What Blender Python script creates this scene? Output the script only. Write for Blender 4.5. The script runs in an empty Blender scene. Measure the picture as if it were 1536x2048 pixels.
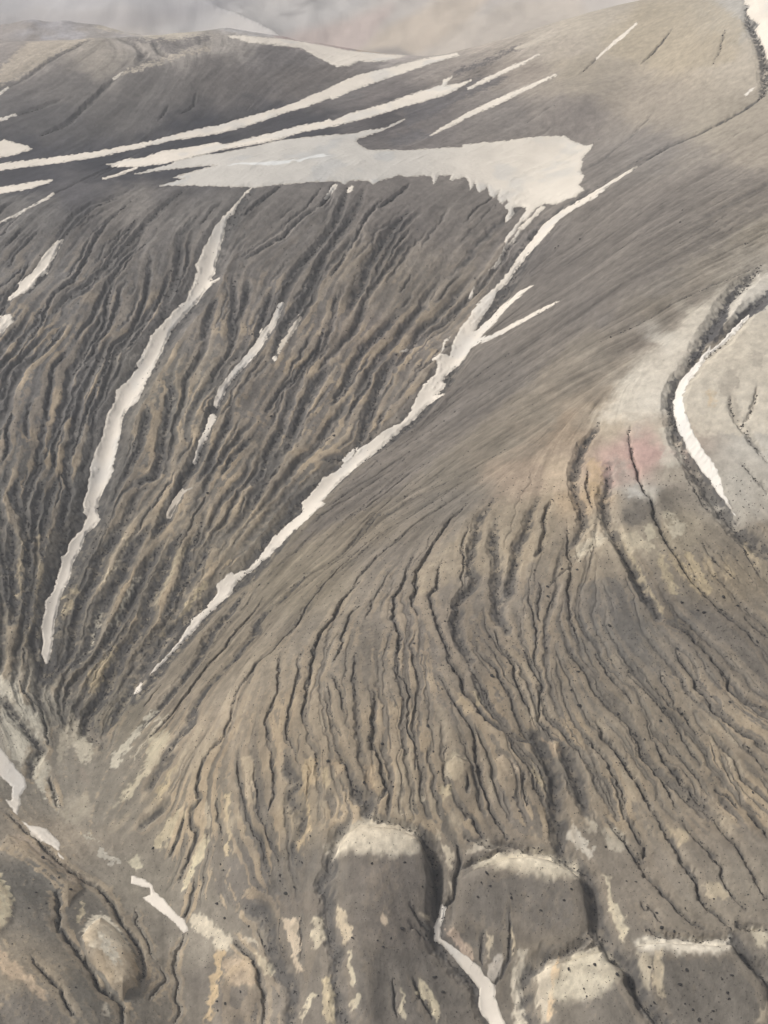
import bpy, math, random
import numpy as np

# ------------------------------------------------------------------ camera, sky, sun, exposure
sc = bpy.context.scene
CAM_Z, PITCH, FPX = 500.0, math.radians(31.0), 2472.0      # FPX: focal length in pixels of the 1536x2048 photo
cam_d = bpy.data.cameras.new('camera'); cam = bpy.data.objects.new('camera', cam_d)
sc.collection.objects.link(cam); sc.camera = cam
cam.location = (0, 0, CAM_Z); cam.rotation_euler = (math.pi/2 - PITCH, 0, 0)
cam_d.sensor_fit = 'VERTICAL'; cam_d.sensor_height = 36.0; cam_d.lens = 36.0*FPX/2048
cam_d.clip_start = 1.0; cam_d.clip_end = 20000.0
SUN_EL, SUN_AZ = math.radians(45), math.radians(-88)         # azimuth from +Y, negative = left of the view
world = bpy.data.worlds.new('World'); sc.world = world; world.use_nodes = True
wn = world.node_tree; wn.nodes.clear()
sky = wn.nodes.new('ShaderNodeTexSky'); sky.sky_type = 'NISHITA'; sky.sun_disc = False
sky.sun_elevation = SUN_EL; sky.sun_rotation = SUN_AZ
sky.air_density = 1.0; sky.dust_density = 5.0; sky.ozone_density = 1.0
hs = wn.nodes.new('ShaderNodeHueSaturation'); hs.inputs['Saturation'].default_value = 0.35
bg = wn.nodes.new('ShaderNodeBackground'); bg.inputs['Strength'].default_value = 0.11
wo = wn.nodes.new('ShaderNodeOutputWorld')
wn.links.new(sky.outputs[0], hs.inputs['Color']); wn.links.new(hs.outputs[0], bg.inputs['Color'])
wn.links.new(bg.outputs[0], wo.inputs['Surface'])
sun_d = bpy.data.lights.new('sun', 'SUN'); sun_d.energy = 3.0; sun_d.angle = math.radians(8); sun_d.color = (1.0, 0.95, 0.88)
sun = bpy.data.objects.new('sun', sun_d); sc.collection.objects.link(sun)
from mathutils import Vector
sdir = Vector((math.sin(SUN_AZ)*math.cos(SUN_EL), math.cos(SUN_AZ)*math.cos(SUN_EL), math.sin(SUN_EL)))
sun.rotation_euler = sdir.to_track_quat('Z', 'Y').to_euler(); sun.location = sdir*900
sc.view_settings.view_transform = 'Standard'; sc.view_settings.look = 'None'
sc.view_settings.exposure = -0.08; sc.view_settings.gamma = 1.0
ILLUM = 0.86          # rough irradiance/pi on open ground, turns a seen tone into an albedo
HAZE = 0.00015

rng = np.random.default_rng(7); random.seed(7)
SP, CP = math.sin(PITCH), math.cos(PITCH)

# ------------------------------------------------------------------ numeric helpers
def smooth(a, b, x):
    t = np.clip((x-a)/(b-a), 0, 1); return t*t*(3-2*t)

def hash2(i, j, seed):
    h = (i.astype(np.int64)*374761393 + j.astype(np.int64)*668265263 + seed*1274126177) & 0xffffffff
    h = ((h ^ (h >> 13))*1274126177) & 0xffffffff
    return ((h ^ (h >> 16)) & 0xffff)/32767.5 - 1.0

def noise(x, y, scale, seed=0):
    x = x/scale; y = y/scale
    i = np.floor(x); j = np.floor(y); fx = x-i; fy = y-j
    i = i.astype(np.int64); j = j.astype(np.int64)
    fx = fx*fx*fx*(fx*(fx*6-15)+10); fy = fy*fy*fy*(fy*(fy*6-15)+10)
    a = hash2(i, j, seed); b = hash2(i+1, j, seed); c = hash2(i, j+1, seed); d = hash2(i+1, j+1, seed)
    return a + (b-a)*fx + (c-a)*fy + (a-b-c+d)*fx*fy

def fbm(x, y, scale, octs, seed=0, gain=0.5):
    r = 0; a = 1; t = 0
    for k in range(octs):
        r = r + a*noise(x+17.3*k, y-9.1*k, scale/2**k, seed+k); t += a; a *= gain
    return r/t

def ray(u, v):      # pixel of the photograph -> slope per unit of y : x = a*y, z = CAM_Z + b*y
    px = (np.asarray(u, float)-768)/FPX; py = (1024-np.asarray(v, float))/FPX
    fy = CP + py*SP; fz = -SP + py*CP
    return px/fy, fz/fy

def project(x, y, z):
    d = y*CP - (z-CAM_Z)*SP
    d = np.maximum(d, 1.0)
    up = y*SP + (z-CAM_Z)*CP
    return 768 + FPX*x/d, 1024 - FPX*up/d

def srgb(c):
    c = np.asarray(c, float)/255.0
    return np.where(c <= 0.04045, c/12.92, ((c+0.055)/1.055)**2.4)

# ------------------------------------------------------------------ the lie of the land: heights at points one can see
CTRL = '''
-250,2250,20 200,2250,0 420,2250,-14 768,2250,14 1150,2250,34 1750,2250,36
-60,2040,24 0,2048,23 230,2048,8 420,2048,-6 600,2048,14 720,2048,22 900,2048,24 1000,2048,20 1150,2048,40 1350,2048,46 1600,2048,52
-80,1880,26 0,1880,24 120,1940,20 250,1900,8 380,1880,0 480,1880,12 580,1880,26 760,1880,48 880,1880,44 1050,1880,56 1300,1880,66 1600,1880,72
-80,1740,19 60,1720,15 200,1740,5 330,1760,5 430,1740,24 600,1720,52 760,1770,62 880,1760,60 1050,1770,68 1250,1740,77 1600,1700,88
-90,1620,19 20,1600,12 150,1600,9 300,1600,22 450,1600,48 640,1600,74 900,1600,86 1200,1600,92 1600,1550,104
-120,1480,25 0,1440,21 150,1460,14 250,1480,22 400,1450,60 600,1450,88 850,1420,106 1200,1450,108 1600,1400,118
90,1330,30 -120,1300,42 280,1385,28 440,1180,50 650,970,80 780,860,102 930,670,136 1060,470,178
500,1300,76 620,1250,100 750,1150,114 900,1200,127 900,920,126 1000,1000,152 1120,1150,140 1320,1150,144 1600,1200,140
1150,900,171 1250,830,183 1330,700,203 1450,600,222 1600,540,232 1100,720,168 1200,560,200 1350,480,228
1400,1000,163 1600,1000,172 1600,800,200
150,1100,58 200,1000,73 300,700,124 430,500,165 500,385,194 -120,1000,85 -120,700,126 -120,450,168 0,410,178
500,900,92 620,700,126 700,500,168 750,372,196 900,600,146 980,450,181 400,1100,62
600,300,203 900,320,201 1100,340,201 1150,280,212 100,320,188 -120,340,184 300,340,194
1240,350,222 1400,250,253 1600,300,268 1600,100,305 1300,250,240 1300,150,258 1300,20,292 1450,50,306 1150,200,240
650,215,213 880,150,229 1000,200,226 1100,150,242
300,290,196 300,200,220 300,110,246 300,50,257 -120,280,196 -120,200,220 -120,100,246 -120,45,256 100,150,234
520,240,205 520,150,231 520,85,249 450,58,256 700,180,217 700,150,225 700,115,232 830,112,232 600,82,245
1150,30,275 1000,75,249 900,108,233
'''
WPTS = [(-700,1640,215),(-300,1640,205),(0,1640,190),(200,1660,185),(420,1620,250),(600,1560,310),(-800,1900,120),(-300,1900,105),(100,1900,110),
        (500,1950,180),(-900,2450,128),(-400,2400,122),(0,2250,130),(250,2200,140),(600,2250,230),(-900,3000,330),(-300,2950,300),(200,2750,340),(800,2700,430),
        (-1100,3800,420),(0,3800,480),(1100,3600,520),(-900,1300,240),(-900,900,160),(-500,500,34),(-450,250,12),(-300,600,33),(-270,490,16),(-260,420,14),(-340,720,74),(-420,600,48),(0,150,-10),(450,250,60),(600,500,210),(800,800,330),
        (900,1200,380),(0,0,-20),(-500,0,20),(500,0,20)]
P = []
for tok in CTRL.split():
    u, v, z = map(float, tok.split(',')); a, b = ray(u, v); y = (z-CAM_Z)/b; P.append((a*y, y, z))
P = np.array(P + [tuple(map(float, w)) for w in WPTS])
SCL = 300.0
def tps_k(d2): return np.where(d2 > 1e-12, 0.5*d2*np.log(np.maximum(d2, 1e-12)), 0)
q = P[:, :2]/SCL; n = len(q)
K = tps_k(((q[:, None]-q[None])**2).sum(-1)) + np.eye(n)*0.004
A = np.zeros((n+3, n+3)); A[:n, :n] = K; A[:n, n] = 1; A[:n, n+1:] = q; A[n, :n] = 1; A[n+1:, :n] = q.T
W = np.linalg.solve(A, np.concatenate([P[:, 2], np.zeros(3)]))
def tps(x, y):
    p = np.stack([x.ravel(), y.ravel()], 1)/SCL; out = np.empty(len(p))
    for k in range(0, len(p), 20000):
        c = p[k:k+20000]
        out[k:k+20000] = tps_k(((c[:, None]-q[None])**2).sum(-1)) @ W[:n] + W[n] + c @ W[n+1:]
    return out.reshape(x.shape)

# ------------------------------------------------------------------ ground grid: rows of equal distance, columns that fan out
ys = [235.0]
while ys[-1] < 1560: ys.append(ys[-1] + max(0.32, 0.37*(ys[-1]/600)**1.5))
while ys[-1] < 5200: ys.append(ys[-1]*1.004)
Y1 = np.array([60, 110, 150, 185, 210] + ys)
S1 = np.linspace(-0.43, 0.43, 1640)
S1 = np.concatenate([[-1.3, -1.0, -0.8, -0.66, -0.57, -0.51, -0.47, -0.445], S1, [0.445, 0.47, 0.51, 0.57, 0.66, 0.8, 1.0, 1.3]])
NR, NC = len(Y1), len(S1)
C1 = 0.857*Y1 + 0.515*350
GX = (C1[:, None]*S1[None]); GY = np.repeat(Y1[:, None], NC, 1)
ri = np.unique(np.concatenate([np.arange(0, NR, 10), np.arange(8), [NR-1]])); ci = np.unique(np.concatenate([np.arange(0, NC, 10), np.arange(12), np.arange(NC-12, NC)]))
Zc = tps(GX[np.ix_(ri, ci)], GY[np.ix_(ri, ci)])
def cubic_mat(idx, N):
    M = np.zeros((N, len(idx))); m = len(idx)
    k = np.clip(np.searchsorted(idx, np.arange(N), 'right')-1, 0, m-2)
    t = (np.arange(N)-idx[k])/(idx[k+1]-idx[k])
    ws = [-0.5*t+t*t-0.5*t**3, 1-2.5*t*t+1.5*t**3, 0.5*t+2*t*t-1.5*t**3, -0.5*t*t+0.5*t**3]
    for o, w in zip((-1, 0, 1, 2), ws): np.add.at(M, (np.arange(N), np.clip(k+o, 0, m-1)), w)
    return M
Z = cubic_mat(ri, NR) @ Zc @ cubic_mat(ci, NC).T
Z += 2.2*fbm(GX, GY, 120, 2, 3) * smooth(300, 500, GY) + 0.9*fbm(GX, GY, 34, 2, 5)

def samp(F, x, y):
    r = np.interp(y, Y1, np.arange(NR)); s = x/(0.857*y+0.515*350); c = np.interp(s, S1, np.arange(NC))
    i = np.minimum(r.astype(int), NR-2); j = np.minimum(c.astype(int), NC-2); fr = r-i; fc = c-j
    return F[i, j]*(1-fr)*(1-fc)+F[i+1, j]*fr*(1-fc)+F[i, j+1]*(1-fr)*fc+F[i+1, j+1]*fr*fc

def march(u, v, F):
    a, b = ray(np.atleast_1d(u), np.atleast_1d(v))
    y = np.full(a.shape, 240.0); hit = np.zeros(a.shape, bool); yo = y.copy(); lo = y.copy(); hi = y.copy()
    while y.max() < 4800 and not hit.all():
        act = ~hit
        below = np.zeros_like(hit); below[act] = (CAM_Z + b[act]*y[act]) < samp(F, a[act]*y[act], y[act])
        lo[below] = yo[below]; hi[below] = y[below]; hit |= below
        yo = np.where(hit, yo, y); y = np.where(hit, y, y*1.006)
    lo[~hit] = 4700; hi[~hit] = 4800
    for _ in range(14):
        m = (lo+hi)/2; bel = (CAM_Z + b*m) < samp(F, a*m, m)
        hi = np.where(bel, m, hi); lo = np.where(bel, lo, m)
    return a*hi, hi

# rounded hummocks (u, v of the centre of the crown, half width, half depth in m, height, heading)
def poly_sd(u, v, poly):     # signed distance in photo pixels, positive inside
    d2 = np.full(u.shape, 1e12); ins = np.zeros(u.shape, bool); m = len(poly)
    for k in range(m):
        a, b = poly[k], poly[(k+1) % m]; d = b-a
        t = np.clip(((u-a[0])*d[0]+(v-a[1])*d[1])/(d@d+1e-9), 0, 1)
        d2 = np.minimum(d2, (u-a[0]-t*d[0])**2+(v-a[1]-t*d[1])**2)
        if a[1] != b[1]: ins ^= ((a[1] > v) != (b[1] > v)) & (u < d[0]*(v-a[1])/(d[1])+a[0])
    return np.where(ins, 1, -1)*np.sqrt(d2)
TILES = dict(A=(300,1100,420),B=(700,900,420),C=(1100,800,436),D=(700,1300,420),E=(1116,1200,420),F=(300,1500,420),G=(0,1350,420),H=(0,700,420),
             I=(400,350,420),J=(400,700,420),K=(0,350,420),L=(0,1050,420),M=(1000,350,420),N=(0,1628,420),O=(380,1628,420),P=(760,1628,420),
             Q=(1116,1628,420),U=(1116,450,420),X=(0,0,420),Y=(400,0,420),V=(780,0,756),W=(0,0,1536))
def parse(txt, tile='W'):
    ox, oy, sz = TILES[tile]; return np.array([[float(a) for a in t.split(',')] for t in txt.split()])*sz/1536 + (ox, oy)
# hummocks and benches: tile, height m, rim width px, rows (photo) where the front begins and ends, outline of the crown
HUMMOCKS = '''
W 8.5 15 1690 1900 664,1710 686,1656 716,1638 790,1641 840,1662 864,1700 872,1760 870,1850 840,1920 700,1920 672,1830 658,1770
P 8 15 1735 1890 580,420 700,340 850,290 950,260 1080,255 1250,290 1400,350 1480,420 1530,560 1540,720 1400,880 1100,980 900,920 700,850 520,780 550,600
W 7 13 1930 2090 1062,1955 1088,1926 1113,1915 1180,1896 1206,1890 1220,1912 1247,1928 1262,1958 1284,1996 1306,2026 1316,2090 1056,2090 1066,2000
Q 7 13 1890 2090 545,935 700,890 960,905 1290,905 1340,985 1410,1060 1490,1120 1536,1220 1560,1700 800,1700 640,1420 575,1260 560,1100
N 6 14 3000 3100 600,850 650,770 740,700 830,780 900,870 980,980 1030,1100 1020,1220 900,1290 800,1210 720,1090 640,980
C 4.5 14 1075 1240 165,1120 230,1040 330,960 410,930 480,1000 570,1130 690,1340 770,1500 650,1580 200,1580 150,1300
D 2.5 12 1530 1610 690,880 720,800 770,740 850,780 930,790 940,900 960,1020 860,1080 700,1070
D 2 12 1530 1610 1060,790 1120,750 1230,830 1270,900 1280,1040 1100,1060
N 3 30 3000 3100 -120,400 0,420 60,540 110,660 70,760 0,840 -120,860
N 3 20 3000 3100 60,130 200,190 400,340 560,450 600,520 500,640 420,540 300,420 120,300 0,230
'''
U_, V_ = project(GX, GY, Z)
for line in HUMMOCKS.strip().split('\n'):
    t = line.split(); hh, rim, fa_, fb_ = map(float, t[1:5]); poly = parse(' '.join(t[5:]), t[0])
    hx_, hy_ = march(poly[:, 0], np.minimum(poly[:, 1], 2150), Z); sh = hh*2.95
    r0, r1 = np.searchsorted(Y1, hy_.min()*0.93), np.searchsorted(Y1, hy_.max()*1.08); w = slice(r0, r1)
    sd = poly_sd(U_[w], V_[w]-sh, poly) + 3.5*noise(GX[w], GY[w], 12, 71) + 0.8*noise(GX[w], GY[w], 3.5, 72)
    tt = np.clip((sd+rim*0.4)/(rim*2.6), 0, 1); Z[w] += hh*(1-(1-tt)**2.2)*smooth(0, 0.25, tt)*(1-np.clip((V_[w]-sh-fa_)/(fb_-fa_), 0, 1))
DOMES = [(480,1990,12,18,4,0),(640,1850,10,22,3,0),(60,1450,12,34,1.5,30),(700,1990,16,22,3,0)]
for (u, v, hx, hy, h, rot) in DOMES:
    x0, y0 = march(u, v, Z); x0, y0 = x0[0], y0[0]; r = math.radians(rot); cx, sy = math.cos(r), math.sin(r)
    dx = GX-x0; dy = GY-y0; ex = (dx*cx+dy*sy)/hx; ey = (-dx*sy+dy*cx)/hy
    e = (np.abs(ex)**3+np.abs(ey)**3)**(1/3)+0.12*noise(GX, GY, 14, 71)
    Z += h*(1-smooth(0.45, 1.12, e))
Z0 = Z.copy()

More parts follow.
